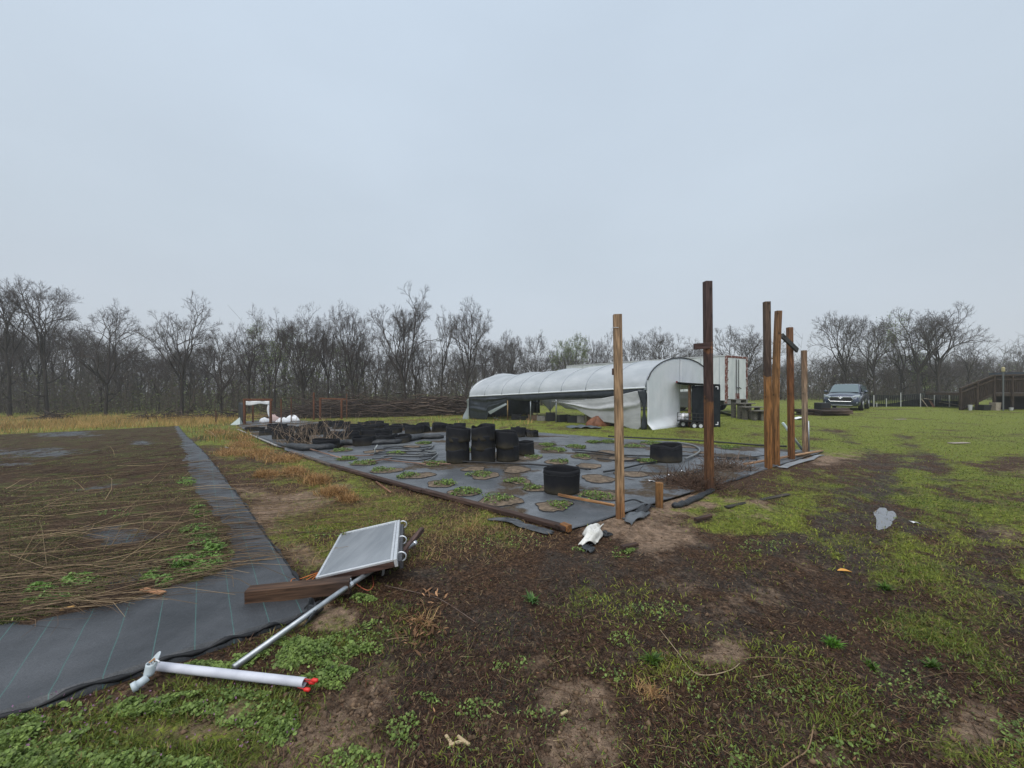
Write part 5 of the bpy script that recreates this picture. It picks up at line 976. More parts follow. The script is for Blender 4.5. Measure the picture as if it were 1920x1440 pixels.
for px, py, w_, h_, mt, lab in ((1819, 769, .2, .35, 'siding_w', 'white bucket under the deck ramp'), (1843, 770, .7, .35, 'crate_black', 'dark junk box under the deck ramp'), (1866, 770, .5, .5, 'pale_board', 'pale box standing under the deck corner'), (1896, 764, .2, .18, 'siding_w', 'small pale box in the dark below the deck')):
    c = D(px, py, -.15); c.z = max(TZ(c.x, c.y), 0); m = MB(); m.tube([c, c + Vector((0, 0, h_ * .9)), c + Vector((0, 0, h_))], [w_ * .42, w_ * .5, w_ * .52], 10 if mt == 'siding_w' else 4); tag(m.build('bucket' if 'bucket' in lab else 'box', M(mt, (.40, .41, .41))), lab, 'bucket' if 'bucket' in lab else 'box')
lp = D(1881, 769, -.4); lp.z = TZ(lp.x, lp.y); yl = thing('yard_pole', 'thin grey pole with pale yellow top in front of the deck', 'pole', lp); POLEG = M('pole_grey', (.10, .11, .11), .6)
m = MB(); m.tube([lp, Vector((lp.x, lp.y, D(1881, 697, -.4).z))], .04, 8); m.build('shaft', POLEG, yl); m = MB(); tp_ = D(1881, 697, -.4); m.tube([tp_, tp_ + Vector((0, 0, .05)), tp_ + Vector((0, 0, .25)), tp_ + Vector((0, 0, .30))], [.05, .08, .08, .03], 10); m.build('cap', M('pale_yellow', (.38, .33, .18), .5), yl)
# house corner past the deck
hc = D(1912, 690, 3.0); hc.x += 3.3; hs = thing('house_corner', 'sliver of a white house with dark eave beyond the deck', 'house', (hc.x, hc.y, TZ(hc.x, hc.y)))
m = MB(); m.box((hc.x + 2.0, hc.y + 2, 1.2), (4, 4, 2.5)); m.build('wall', M('siding', (.55, .56, .55), .7), hs); m = MB(); m.box((hc.x + 2.0, hc.y + 2, 2.55), (4.5, 4.5, .16)); m.build('eave', M('eave_dark', (.05, .06, .08), .7), hs)
# ------------------------------------------------------------------ parked car (front towards the camera; local -Y is forward)
cp = P(1588, 768, 26.0); cp.z = TZ(cp.x, cp.y)
ang = math.atan2(cp.x, cp.y)
car = thing('parked_car', 'dark blue-grey sport utility car parked facing the camera', 'car', cp, None, -ang - R(7), world=False)
mp_, tp2, bp_ = nodes('car_paint'); setc(bp_, (.035, .048, .080), .22, .5, .35); bp_.inputs['Coat Weight'].default_value = .8
GL = M('car_glass', (.10, .14, .15), .06, spec=.9); CHR = M('chrome', (.75, .77, .80), .15, metal=1.0); TRIM = M('black_trim', (.012, .012, .014), .5)
def ring(hw, zb, zt, y, crown=.05, tuck=.10):
    pts = [(-hw + tuck, zb), (-hw + .02, zb + .12), (-hw, zb + (zt - zb) * .5), (-hw + .03, zt - .16), (-hw + .12, zt - .05), (-hw * .5, zt + crown * .6), (0, zt + crown), (hw * .5, zt + crown * .6), (hw - .12, zt - .05), (hw - .03, zt - .16), (hw, zb + (zt - zb) * .5), (hw - .02, zb + .12), (hw - tuck, zb), (0, zb - .01)]
    return [Vector((x, y, z)) for x, z in pts]
ST = [(-2.47, .70, .36, .74), (-2.42, .82, .27, .90), (-2.25, .91, .24, .99), (-1.9, .95, .23, 1.05), (-1.3, .965, .23, 1.10), (-.9, .965, .23, 1.13), (0, .965, .23, 1.14), (1.3, .965, .24, 1.16), (1.9, .955, .26, 1.17), (2.3, .92, .32, 1.14), (2.45, .84, .42, 1.02)]
m = MB(); rs = [ring(h, a, b, y) for y, h, a, b in ST]; n = 14
m.add([p for r in rs for p in r], [(i * n + j, i * n + (j + 1) % n, (i + 1) * n + (j + 1) % n, (i + 1) * n + j) for i in range(len(rs) - 1) for j in range(n)] + [tuple(range(n - 1, -1, -1)), tuple((len(rs) - 1) * n + j for j in range(n))])
m.build('body', mp_, car, smooth=True, sub=1)
CAB = [(-1.15, .80, 1.10), (-.35, .70, 1.60), (.0, .68, 1.68), (1.2, .67, 1.70), (2.0, .66, 1.64), (2.35, .74, 1.15)]
def cring(y, hw, z): return [Vector((-.87 if z > 1.2 else -hw, y, 1.08)), Vector((-hw, y, z - .06)), Vector((-hw + .1, y, z)), Vector((0, y, z + .025)), Vector((hw - .1, y, z)), Vector((hw, y, z - .06)), Vector((.87 if z > 1.2 else hw, y, 1.08))]
m = MB(); cr = [cring(*q) for q in CAB]; m.add([p for r in cr for p in r], [(i * 7 + j, i * 7 + j + 1, (i + 1) * 7 + j + 1, (i + 1) * 7 + j) for i in range(5) for j in range(6)]); m.build('cabin', mp_, car, smooth=True)
m = MB(); m.grid(lambda u, v: Vector(((u - .5) * 2 * (.74 + (.60 - .74) * v), -1.17 + (.80) * v - .02, 1.13 + .50 * v + .02 + .02 * math.sin(3.14 * u))), 8, 5); m.build('windscreen', GL, car, smooth=True)
for sg in (-1, 1):
    for y0, y1, yt0, yt1 in ((-.75, .35, -.25, .35), (.45, 1.35, .45, 1.30), (1.45, 2.0, 1.40, 1.75)):
        m = MB(); m.add([Vector((sg * .875, y0, 1.17)), Vector((sg * .875, y1, 1.17)), Vector((sg * .715, yt1, 1.58)), Vector((sg * .715, yt0, 1.58))], [(0, 1, 2, 3)]); m.build('side_window', GL, car, solid=.01)
    m = MB(); m.tube([(sg * .62, -.1, 1.74), (sg * .62, .1, 1.77), (sg * .61, 1.6, 1.77), (sg * .61, 1.8, 1.72)], .02, 6); m.build('roof_rail', TRIM, car)
    m = MB(); m.grid(lambda u, v: Vector((sg * (1.02 + .12 * math.sin(6.283 * u) * math.sin(3.14 * v)), -.72 + .09 * math.cos(6.283 * u) * math.sin(3.14 * v), 1.18 + .09 * math.cos(3.14 * v))), 12, 7, closed=True); mi = m.build('mirror', mp_, car, smooth=True)
    m = MB(); m.beam((sg * .86, -.70, 1.14), (sg * .95, -.70, 1.16), .05, .04); m.build('mirror_arm', TRIM, mi)
    m = MB(); m.grid(lambda u, v: Vector((sg * (.50 + .38 * u), -2.44 + .30 * u * u - .01, .86 + .05 * u + (.07 + .03 * u) * (v - .5) * 2 * (1 - .4 * (1 - u)))), 7, 5); hl = m.build('headlight', M('lamp_glass', (.45, .50, .55), .08, spec=.8), car, smooth=True, solid=.03)
    m = MB(); m.box((sg * .66, -2.40, .86), (.10, .04, .05)); m.build('lamp', CHR, hl)
    m = MB(); m.box((sg * .72, -2.41, .50), (.14, .04, .06)); m.build('fog_lamp', M('lamp_glass', (1, 1, 1)), car, bevel=.01)
gr = MB(); gr.add([Vector((x, -2.475, z)) for x, z in ((-.50, .84), (.50, .84), (.60, .70), (.50, .58), (-.50, .58), (-.60, .70))] + [Vector((x, -2.40, z)) for x, z in ((-.50, .84), (.50, .84), (.60, .70), (.50, .58), (-.50, .58), (-.60, .70))], [(0, 1, 2, 3, 4, 5)] + [(i, i + 6, (i + 1) % 6 + 6, (i + 1) % 6) for i in range(6)])
gro = gr.build('grille', TRIM, car); m = MB(); q = [(-.50, .845), (-.12, .845), (0, .81), (.12, .845), (.50, .845), (.61, .70), (.50, .575), (-.50, .575), (-.61, .70), (-.50, .845)]; m.tube([(x, -2.485, z) for x, z in q], .017, 6); m.build('chrome_surround', CHR, gro)
for z in (.64, .70, .76): m = MB(); m.tube([(-.54, -2.482, z), (.54, -2.482, z)], .006, 4); m.build('grille_bar', M('dark_metal', (0, 0, 0)), gro)
m = MB(); m.tube([(0.075 * math.cos(a * .3142), -2.495, .80 + .05 * math.sin(a * .3142)) for a in range(21)], .009, 5); m.tube([(0.03 * math.cos(a * .3142), -2.495, .80 + .045 * math.sin(a * .3142)) for a in range(21)], .007, 5); m.tube([(0.06 * math.cos(a * .3142), -2.495, .825 + .018 * math.sin(a * .3142)) for a in range(21)], .007, 5); m.build('emblem', CHR, car)
m = MB(); m.grid(lambda u, v: Vector(((u - .5) * 1.5, -2.44 + .18 * abs(u - .5) ** 2 * 4, .34 + .14 * v)), 10, 3); m.build('bumper_intake', TRIM, car, solid=.02)
m = MB(); m.tube([(-.72, -2.33, .36), (-.5, -2.47, .33), (.5, -2.47, .33), (.72, -2.33, .36)], .022, 6); m.build('bumper_trim', M('silver_trim', (.35, .37, .40), .35, metal=.8), car)
for sg in (-1, 1):
    for y in (-1.48, 1.40):
        m = MB(); cx = sg * .86; m.tube([(cx - .11, y, .37), (cx - .09, y, .37), (cx + .09, y, .37), (cx + .11, y, .37)], [.33, .37, .37, .33], 24); wl = m.build('wheel', MATS['tyre'], car, smooth=True)
        m = MB(); m.tube([(cx + sg * .08, y, .37), (cx + sg * .125, y, .37)], [.26, .24], 20); ri = m.build('rim', M('rim_silver', (.42, .44, .46), .3, metal=.8), wl)
        m = MB(); m.tube([(sg * .955, y + .44 * math.cos(a * .3142), .37 + .44 * math.sin(a * .3142)) for a in range(11)], .03, 6); m.build('arch_trim', TRIM, car)
m = MB(); m.box((0, 2.46, .8), (1.5, .03, .1)); m.build('tail_bar', M('tail_red', (.3, .02, .02), .3), car)
# ------------------------------------------------------------------ tall wooden posts along the right edge of the bed
TAN, ORG, DRK, MID = (.34, .22, .12), (.26, .115, .035), (.060, .034, .026), (.15, .068, .030)
def post(pxb, pyb, pxt, pyt, wd, dp, stops, label, lean_y=0.0, rz=0.0, bend=0.0):
    b = SP(pxb, pyb); Y = b.y; top = P(pxt, pyt, Y); top.y += lean_y; H = (top - b).length
    t = thing('timber_post', label, 'post', b, 'tall posts along the bed')
    m = MB(); m.beam(b - Vector((0, 0, .06)), top, wd, dp, up=(math.sin(rz), math.cos(rz), 0), segs=8, bend=bend, bev=.06); m.build('shaft', wood('post_' + str(pxb), stops, H=H, grain=.36), t)
    return t, b, top, Y
p1, b1, t1, Y1 = post(1163, 969, 1157.5, 590, .092, .09, [(0, (.17, .075, .028)), (.12, (.24, .12, .05)), (.28, TAN), (.95, (.36, .24, .14)), (1, (.30, .20, .12))], 'nearest timber post, pale with dark grain, at the bed corner', rz=.12)
m = MB(); m.box(P(1152, 697, Y1 + .06), (.045, .05, .075)); m.build('block', wood('dark_block', [(0, DRK), (1, (.10, .05, .035))]), p1)
m = MB(); m.tube([P(1149, 614, Y1 - .05), P(1160, 614, Y1 - .05)], .003, 5); m.build('nail', STEEL, p1)
p2, b2, t2, Y2 = post(1330, 920, 1326.5, 528, .100, .09, [(0, (.05, .03, .022)), (.10, (.085, .042, .024)), (.26, (.17, .078, .032)), (.42, (.13, .058, .028)), (.50, (.16, .075, .03)), (.52, (.062, .034, .027)), (.74, (.075, .042, .034)), (.765, (.20, .09, .04)), (.79, (.07, .04, .032)), (1, (.085, .055, .048))], 'tallest timber post, dark brown, with a short side arm', rz=-.1)
m = MB(); m.beam(P(1301.5, 650, Y2 - .06), P(1330, 648, Y2 - .06), .04, .085); m.build('side_arm', wood('dark_arm', [(0, (.07, .04, .035)), (1, (.10, .06, .05))], axis='X'), p2)
p3, b3, t3, Y3 = post(1441, 876, 1437.5, 566, .10, .09, [(0, (.11, .05, .022)), (.10, (.23, .10, .03)), (.60, (.28, .135, .045)), (.635, (.27, .13, .045)), (.65, (.075, .048, .035)), (1, (.12, .08, .055))], 'two-tone timber post, dark above and orange below, third from left', rz=.05)
p4, b4, t4, Y4 = post(1455.5, 870, 1459.5, 583, .10, .085, [(0, (.22, .095, .028)), (.5, (.28, .14, .05)), (.8, (.24, .125, .05)), (1, (.20, .11, .055))], 'bowed orange-brown timber post close beside the two-tone post', bend=.03)
p5, b5, t5, Y5 = post(1484, 860, 1480.5, 614, .095, .09, [(0, (.13, .055, .02)), (.3, (.20, .085, .028)), (.7, (.17, .072, .03)), (1, (.20, .10, .05))], 'red-brown timber post behind the slanting dark board')
m = MB(); m.beam(P(1466, 629, Y5 - .30), P(1495, 657, Y5 - .08), .04, .10); tag(m.build('slanting_board', wood('dark_board', [(0, (.03, .033, .03)), (1, (.06, .06, .055))], axis='X')), 'dark board slanting between two of the tall posts', 'board')
p6, b6, t6, Y6 = post(1510, 847, 1507.5, 657, .085, .085, [(0, (.20, .11, .06)), (.15, (.32, .21, .13)), (.5, (.30, .22, .15)), (.7, (.33, .23, .15)), (1, (.24, .15, .09))], 'short pale timber post, farthest right of the row')
m = MB(); a = SP(1517, 848); m.tube([a, P(1516, 789, a.y)], .014, 8); tag(m.build('steel_pipe', STEEL, smooth=True), 'thin upright grey pipe beside the short pale post', 'pipe')
m = MB(); a = SP(1504, 845, .03); m.tube([a, P(1468, 793, a.y - .2)], .028, 10); tag(m.build('plastic_pipe', M('pale_green_pipe', (.42, .52, .50), .4), smooth=True), 'pale green plastic pipe leaning between the right-hand posts', 'pipe')
b = SP(1236, 945); m = MB(); m.beam(b - Vector((0, 0, .05)), P(1236, 905, b.y), .085, .085, up=(.2, 1, 0), bev=.1); tag(m.build('post_stub', wood('stub', [(0, (.16, .08, .03)), (1, (.26, .13, .045))], H=.3)), 'short orange-brown post stump between the two nearest posts', 'post stump')
# ------------------------------------------------------------------ border boards and strips
BRD = wood('border_wood', [(0, (.055, .032, .024)), (.5, (.085, .05, .036)), (1, (.06, .036, .028))], axis='X', grain=.3)
def lying(name, pxa, pxb_, w_, h_, mat, label, cat, zl=.02, group=None, segs=1, bend=0.0):
    a = SP(*pxa, zl + h_ / 2); b = SP(*pxb_, zl + h_ / 2); c = (a + b) / 2; d = b - a; L_ = d.length
    m = MB(); m.beam((-L_ / 2, 0, 0), (L_ / 2, 0, 0), w_, h_, segs=segs, bend=bend); o = m.build(name, mat); o.location = c
    o.rotation_euler = (0, -math.asin(max(-1, min(1, d.z / L_))), math.atan2(d.y, d.x)); return tag(o, label, cat, group)
lying('border_board', (1064, 994), (795, 922), .085, .05, BRD, 'dark border board nearest the bed corner', 'board', .025, 'border boards'); lying('border_board', (793, 922), (623, 875), .085, .045, BRD, 'second border board along the left bed edge', 'board', .025, 'border boards')
lying('border_board', (621, 875), (545, 848), .07, .04, wood('grey_border', [(0, (.10, .075, .06)), (1, (.14, .11, .095))], axis='X'), 'third, greyer border board farther along the bed edge', 'board', .025, 'border boards'); lying('edge_strip', (520, 838), (446, 806), .05, .03, M('pale_strip', (.28, .27, .26), .6), 'thin pale edging strip at the far end of the bed edge', 'strip', .03)
lying('end_block', (1068, 995), (1054, 990), .075, .07, wood('cut_end', [(0, (.22, .10, .035)), (1, (.28, .13, .05))], axis='X'), 'orange-brown timber offcut at the tip of the border board', 'offcut', .02)
lying('edge_plank', (1396, 876), (1541, 846), .07, .025, wood('tan_plank', [(0, (.30, .17, .09)), (1, (.36, .22, .12))], axis='X'), 'tan plank along the bed edge under the right-hand posts', 'plank', .05)
lying('sunken_board', (1362, 949), (1478, 926), .06, .02, wood('wet_board', [(0, (.035, .03, .024)), (1, (.06, .05, .04))], axis='X'), 'dark wet board half sunk in grass right of the tallest post', 'board', .012)
lying('tan_stake', (1047, 932), (1152, 953), .035, .03, wood('tan_stake', [(0, (.34, .17, .07)), (1, (.40, .22, .10))], axis='X'), 'tan wooden stake lying near the lone black pot', 'stake', .02)
lying('short_offcut', (1304, 975), (1332, 968), .05, .035, BRD, 'brown offcut lying in sand right of the post stump', 'offcut', .02); lying('short_offcut', (1166, 1028), (1194, 1019), .045, .03, BRD, 'brown offcut on the sand right of the white plastic', 'offcut', .02); lying('reddish_batten', (705, 903), (733, 922), .02, .02, wood('red_stick', [(0, (.24, .12, .07)), (1, (.28, .15, .09))], axis='X'), 'reddish stick lying outside the border board', 'stick', .015)
for a, b, lab in (((580, 845), (640, 861), 'tan lath lying left of the scrap heap on the cloth'), ((640, 858), (700, 856), 'pale lath lying behind the bright weed mound'), ((714, 864), (798, 873), 'pinkish lath lying among hoses on the cloth'), ((690, 870), (735, 862), 'short brown lath crossing the cloth by the hoses'), ((795, 869), (845, 873), 'brown lath near the foot of the stacked pots')):
    lying('lath', a, b, .03, .02, wood('lath_wood', [(0, (.20, .12, .085)), (1, (.28, .18, .13))], axis='X'), lab, 'lath', .03)
# rolled black cloth edges
def roll(pts, r, mat, name, label, cat, flat=.6, seed=0):
    q = [SP(px, py, r * flat * .7) for px, py in pts]; P_ = []
    for i in range(len(q) - 1):
        for k in range(5): P_.append(q[i].lerp(q[i + 1], k / 5) + Vector((0, 0, .012 * math.sin(i * 3 + k * 1.7 + seed))))
    P_.append(q[-1]); n = len(P_); m = MB(); rad = [r * (.75 + .35 * vnoise(np.array([i * .45]), np.array([seed * 3.3]), 9)[0]) * (.5 if i in (0, n - 1) else 1) for i in range(n)]
    m.tube(P_, rad, 10); o = m.build(name, mat, smooth=True); c = q[len(q) // 2]
    for v in o.data.vertices: v.co.z = surf_cache(v.co.x, v.co.y) + max(0.0, (v.co.z - surf_cache(v.co.x, v.co.y))) * flat
    return tag(o, label, cat)
def surf_cache(x, y): return float(surf(x, y))
RB = M('roll_cloth', (.012, .014, .017), .5, (.035, .038, .042), scale=9, bump=.02, bscale=16)
roll([(1262, 948), (1285, 942), (1315, 929), (1338, 919)], .05, RB, 'rolled_cloth', 'rolled black cloth edge below the tallest post', 'cloth roll', .8, 1); roll([(1345, 910), (1380, 897), (1405, 890)], .03, RB, 'rolled_cloth', 'thin rolled cloth edge right of the tallest post', 'cloth roll', .8, 2)
roll([(540, 838), (575, 845), (615, 842), (640, 833), (690, 834), (740, 832), (790, 822), (832, 822)], .13, RB, 'rolled_cloth', 'long rolled black cloth lying across the middle of the bed', 'cloth roll', .75, 3); roll([(470, 815), (500, 826), (540, 838)], .10, RB, 'rolled_cloth', 'flattened black cloth at the far left of the bed', 'cloth roll', .5, 4)
def flap(name, cs, mat, label, h=.06, n=12, solid=.006, seed=0.0, cat='sheet'):
    q = [SP(*c) for c in cs]; m = MB()
    def fn(u, v):
        p = (q[0] * (1 - u) + q[1] * u) * (1 - v) + (q[3] * (1 - u) + q[2] * u) * v
        z = float(surf(p.x, p.y)) + .012 + h * (abs(math.sin(u * 5 + v * 3 + seed)) * .6 + .4 * math.sin(3.14 * v)) * (math.sin(3.14 * u) * .7 + .3)
        return Vector((p.x + .02 * math.sin(v * 9 + seed), p.y + .02 * math.sin(u * 8), z))
    m.grid(fn, n, n); return tag(m.build(name, mat, smooth=True, solid=solid), label, cat)
flap('cloth_flap', [(1166, 972), (1222, 948), (1216, 964), (1182, 985)], M('slate_cloth', (.06, .067, .075), .4, (.11, .12, .13), scale=5), 'slate grey cloth flap folded over beside the nearest post', .06)
flap('black_flap', [(1185, 962), (1218, 945), (1222, 953), (1198, 968)], RB, 'black cloth fold behind the slate flap by the nearest post', .09, seed=1)
flap('grey_edge_flap', [(1455, 876), (1538, 852), (1549, 853), (1478, 878)], M('pale_slate', (.16, .17, .18), .45, (.24, .25, .26), scale=5), 'pale grey cloth edge folded under the tan plank', .03, seed=2)
flap('white_plastic', [(1098, 990), (1131, 984), (1126, 1015), (1088, 1020)], M('dirty_white', (.52, .51, .46), .5, (.72, .71, .68), scale=7, bump=.01, bscale=18), 'crumpled dirty white plastic scrap at the bed corner', .10, 14, seed=2.2)
flap('dark_scrap', [(1092, 1017), (1112, 1012), (1114, 1030), (1098, 1033)], RB, 'torn dark scrap hanging below the crumpled white plastic', .03, seed=.5); flap('dark_scrap', [(1130, 992), (1148, 1000), (1138, 1004), (1126, 998)], RB, 'small black wedge right of the crumpled white plastic', .04, seed=.7)
flap('edge_film', [(930, 968), (1040, 996), (1030, 1002), (915, 976)], M('edge_black', (.02, .022, .026), .3, (.07, .075, .08), scale=12), 'glossy black film creased along the outside of the border board', .035, 22, seed=3)
for px, py, lab, w_ in ((1222, 903, 'small white scrap near the post stump', .06), (1280, 884, 'white scrap on wet cloth left of the stick heap', .05), (985, 858, 'tiny white scrap beside the stacked pots', .03), (667, 835, 'white scrap beside the long black roll', .06), (1258, 891, 'white flake on the cloth behind the post stump', .06), (425, 838, 'white cap on the bed edge at far left', .04), (1715, 977, 'white paper fleck on the grass right of the puddle', .05)):
    c = SP(px, py, .012); m = MB(); m.grid(lambda u, v: c + Vector(((u - .5) * w_ * 1.6, (v - .5) * w_, .012 * math.sin(u * 4 + v * 2))), 5, 4); tag(m.build('white_scrap', M('pvc', (1, 1, 1)), smooth=True, solid=.004), lab, 'scrap')
c = SP(1584, 1062, .012); m = MB(); m.grid(lambda u, v: c + Vector(((u - .5) * .10, (v - .5) * .045 * math.sin(3.1 * u + .05) - .03 * (u - .5), .014 * math.sin(u * 3.1) * abs(v - .5) * 2)), 9, 5); tag(m.build('orange_leaf', M('orange_leaf', (.55, .24, .04), .6, (.62, .33, .08), scale=30), smooth=True, solid=.002), 'single orange fallen leaf on the mud at right', 'leaf')
# ------------------------------------------------------------------ hoses and pipes on the bed
HOSE = M('hose_black', (.010, .011, .013), .45)
def hose(pts, r, mat, label, cat='hose', name='drip_hose', z=.02):
    q = [SP(px, py, z + r) for px, py in pts]; P_ = []
    for i in range(len(q) - 1):
        a = q[max(i - 1, 0)]; b_ = q[i]; c_ = q[i + 1]; d_ = q[min(i + 2, len(q) - 1)]
        for k in range(6):
            t = k / 6; P_.append(.5 * ((2 * b_) + (c_ - a) * t + (2 * a - 5 * b_ + 4 * c_ - d_) * t * t + (3 * b_ - a - 3 * c_ + d_) * t ** 3))
    P_.append(q[-1]); m = MB(); m.tube(P_, r, 6); return tag(m.build(name, mat, smooth=True), label, cat)
hose([(855, 867), (930, 871), (1000, 874), (1060, 879), (1108, 883)], .018, HOSE, 'straight black pipe across the bed behind the lone pot', 'pipe', 'black_pipe'); hose([(1073, 846), (1120, 850), (1160, 856), (1230, 857), (1310, 858), (1420, 864)], .016, HOSE, 'long black hose running right past the isolated pot')
hose([(1078, 850), (1140, 856), (1190, 856), (1196, 862), (1170, 866), (1120, 862)], .012, HOSE, 'looped thin black hose left of the isolated pot'); hose([(1132, 889), (1160, 883), (1200, 874), (1230, 869)], .018, HOSE, 'black pipe from behind the nearest post to the isolated pot', 'pipe', 'black_pipe'); hose([(1285, 864), (1305, 855), (1312, 846), (1300, 838), (1270, 832)], .022, M('hose_grey', (.16, .17, .17), .5), 'grey curved hose right of the isolated pot')
hose([(1140, 820), (1200, 823), (1300, 828), (1420, 835), (1475, 838)], .022, HOSE, 'black pipe along the far edge of the bed', 'pipe', 'black_pipe'); hose([(1340, 866), (1380, 862), (1420, 858), (1460, 852)], .012, HOSE, 'thin hose along the cloth under the paired posts'); hose([(1170, 945), (1190, 940), (1215, 944), (1228, 950)], .010, HOSE, 'thin hose end beside the slate cloth flap'); hose([(1280, 893), (1300, 889), (1330, 880), (1380, 874)], .012, HOSE, 'thin hose crossing behind the stick heap')
for k in range(9):
    y0 = 838 + k * 3.2; pts = [(700 + 8 * k % 30 + random.uniform(-20, 20), y0 + random.uniform(-2, 2)), (740 + random.uniform(-10, 10), y0 - 3 + random.uniform(-2, 3)), (780, y0 + random.uniform(-3, 3)), (815 + random.uniform(-8, 8), y0 - 2 + random.uniform(-4, 4)), (770 + random.uniform(-10, 40), y0 + 5)]
    hose(pts, .012, HOSE if k % 3 else M('hose_grey', (0, 0, 0)), 'coiled drip hose in the tangle left of the stacked pots').__setitem__('group', 'tangled drip hoses')
m = MB(); a = SP(703, 850); m.tube([a, a + Vector((0, 0, .12)), a + Vector((.06, 0, .2))], .015, 8); tag(m.build('pipe_elbow', M('pale_pipe', (.35, .38, .38), .5), smooth=True), 'pale upright pipe elbow in the hose tangle', 'pipe')
# ------------------------------------------------------------------ black fabric grow pots
def pot_mat():
    m, t, b = nodes('pot_fabric'); L = t.links; setc(b, (.01, .011, .014), .78, .3); N = lambda ty: t.nodes.new(ty)
    tcn = N('ShaderNodeTexCoord'); sp = N('ShaderNodeSeparateXYZ'); L.new(tcn.outputs['Object'], sp.inputs[0]); n = N('ShaderNodeTexNoise'); n.inputs['Scale'].default_value = 7; n.inputs['Detail'].default_value = 6; L.new(tcn.outputs['Object'], n.inputs['Vector'])
    a = N('ShaderNodeMath'); a.operation = 'MULTIPLY_ADD'; L.new(n.outputs[0], a.inputs[0]); a.inputs[1].default_value = .22; L.new(sp.outputs['Z'], a.inputs[2])
    r = N('ShaderNodeValToRGB'); r.color_ramp.elements[0].position = .08; r.color_ramp.elements[0].color = (.05, .042, .024, 1); r.color_ramp.elements[1].position = .27; r.color_ramp.elements[1].color = (.008, .009, .012, 1); L.new(a.outputs[0], r.inputs[0]); L.new(r.outputs[0], b.inputs['Base Color'])
    w_ = N('ShaderNodeTexNoise'); w_.inputs['Scale'].default_value = 130; L.new(tcn.outputs['Object'], w_.inputs['Vector']); bp = N('ShaderNodeBump'); bp.inputs['Distance'].default_value = .004; L.new(w_.outputs[0], bp.inputs['Height']); L.new(bp.outputs[0], b.inputs['Normal'])
    return m
POT = pot_mat(); SOIL = M('pot_soil', (.03, .02, .014), .9, (.07, .05, .035), scale=20, bump=.01)
def pot(c, r, h, label, group=None, crush=.1, soil=.5, seed=0, taper=.06, rz=0.0, mat=None, seam=True):
    rn_ = random.Random(seed); t = thing('grow_pot', label, 'pot', c, group, rz, world=False); ph = [rn_.uniform(0, 6.28) for _ in range(5)]; m = MB(); NU, NV = 36, 9
    dips = [(rn_.uniform(0, 6.28), rn_.uniform(.35, .8), rn_.uniform(.3, 1)) for _ in range(3)]
    def fn(u, v):
        a = 2 * math.pi * u; rr = r * (1 - taper + taper * v) * (1 + crush * .35 * v * math.sin(2 * a + ph[0]) + crush * .3 * v * math.sin(3 * a + ph[1]) + crush * .12 * math.sin(7 * a + ph[2] + 3 * v))
        z = h * v; rim = 0
        for da, wd_, am in dips:
            d = (a - da + math.pi) % (2 * math.pi) - math.pi; rim += am * math.exp(-(d / wd_) ** 2)
        z -= crush * h * .9 * rim * v ** 3; rr *= 1 - crush * .5 * rim * v ** 3
        return Vector((rr * math.cos(a), rr * math.sin(a), z + .004 * math.sin(5 * a + v * 6)))
    m.grid(fn, NU, NV, closed=True); m.build('wall', mat or POT, t, smooth=True, solid=.006)
    zs = h * soil; s_ = MB(); s_.add([(r * .93 * (1 - taper) * math.cos(6.2832 * i / 24), r * .93 * (1 - taper) * math.sin(6.2832 * i / 24), zs + .01 * math.sin(i * 2.1)) for i in range(24)] + [(0, 0, zs + .02)], [(i, (i + 1) % 24, 24) for i in range(24)]); s_.build('soil', SOIL, t, smooth=True)
    if not seam: return t
    b = MB(); b.tube([fn(i / NU, .82) * 1.0 + Vector((math.cos(6.2832 * i / NU), math.sin(6.2832 * i / NU), 0)) * .008 for i in range(NU + 1)], .004, 4, caps=False); b.build('seam', M('seam_black', (.018, .019, .022), .8), t)
    return t
c = SP(1057, 929); c.y += .22; c.z = float(matz(c.x, c.y)); pot(c, .25 * c.y / 5.3, .335, 'lone round black pot standing nearest the camera on the bed', None, .035, .12, 1, .05)
c = SP(1256, 867); c.y += .2; c.z = float(matz(c.x, c.y)); pot(c, .29, .34, 'isolated black pot with sagging rim between the two nearest posts', None, .16, .3, 4, -.04)
STK = [(856, 868, .235, [('bottom', 1.0), ('middle', 1.02), ('topmost', 1.05)], 'left'), (905, 867, .24, [('bottom', 1.0), ('middle', 1.015), ('topmost', 1.035)], 'middle'), (951, 865, .235, [('bottom', 1.0), ('topmost', 1.02)], 'right')]
for px, py, r, lv, nm in STK:
    c = SP(px, py); c.y += .2; c.z = float(matz(c.x, c.y)); hp = P(0, {'left': 801, 'middle': 797, 'right': 806}[nm], c.y).z - c.z; n_ = len(lv)
    for k, (w_, sc) in enumerate(lv):
        z0 = hp * [0, .33, .60][k] if n_ == 3 else hp * [0, .42][k]; h_ = hp * .42 if n_ == 3 else hp * [.52, .56][k]
        pot(c + Vector((random.uniform(-.012, .012), random.uniform(-.01, .01), z0)), r * sc, h_, f'{w_} pot of the {nm} stack of black pots', 'stacked black pots', .10 + .10 * (k == n_ - 1), .7, 10 + k + px, .02, seam=False)
c = SP(985, 853); c.y += .15; pot(c, .20, .29, 'single black pot right of the three stacks', None, .10, .3, 6, -.05)
c = SP(862, 812); pot(c, .20, .34, 'black pot standing behind the left pot stack', None, .08, .3, 8)
c = SP(972, 818); pot(c, .22, .30, 'crumpled black pot behind the right pot stack', None, .35, .2, 7); c = SP(998, 818); pot(c, .2, .22, 'flattened black pot behind the single pot', None, .5, .1, 17)
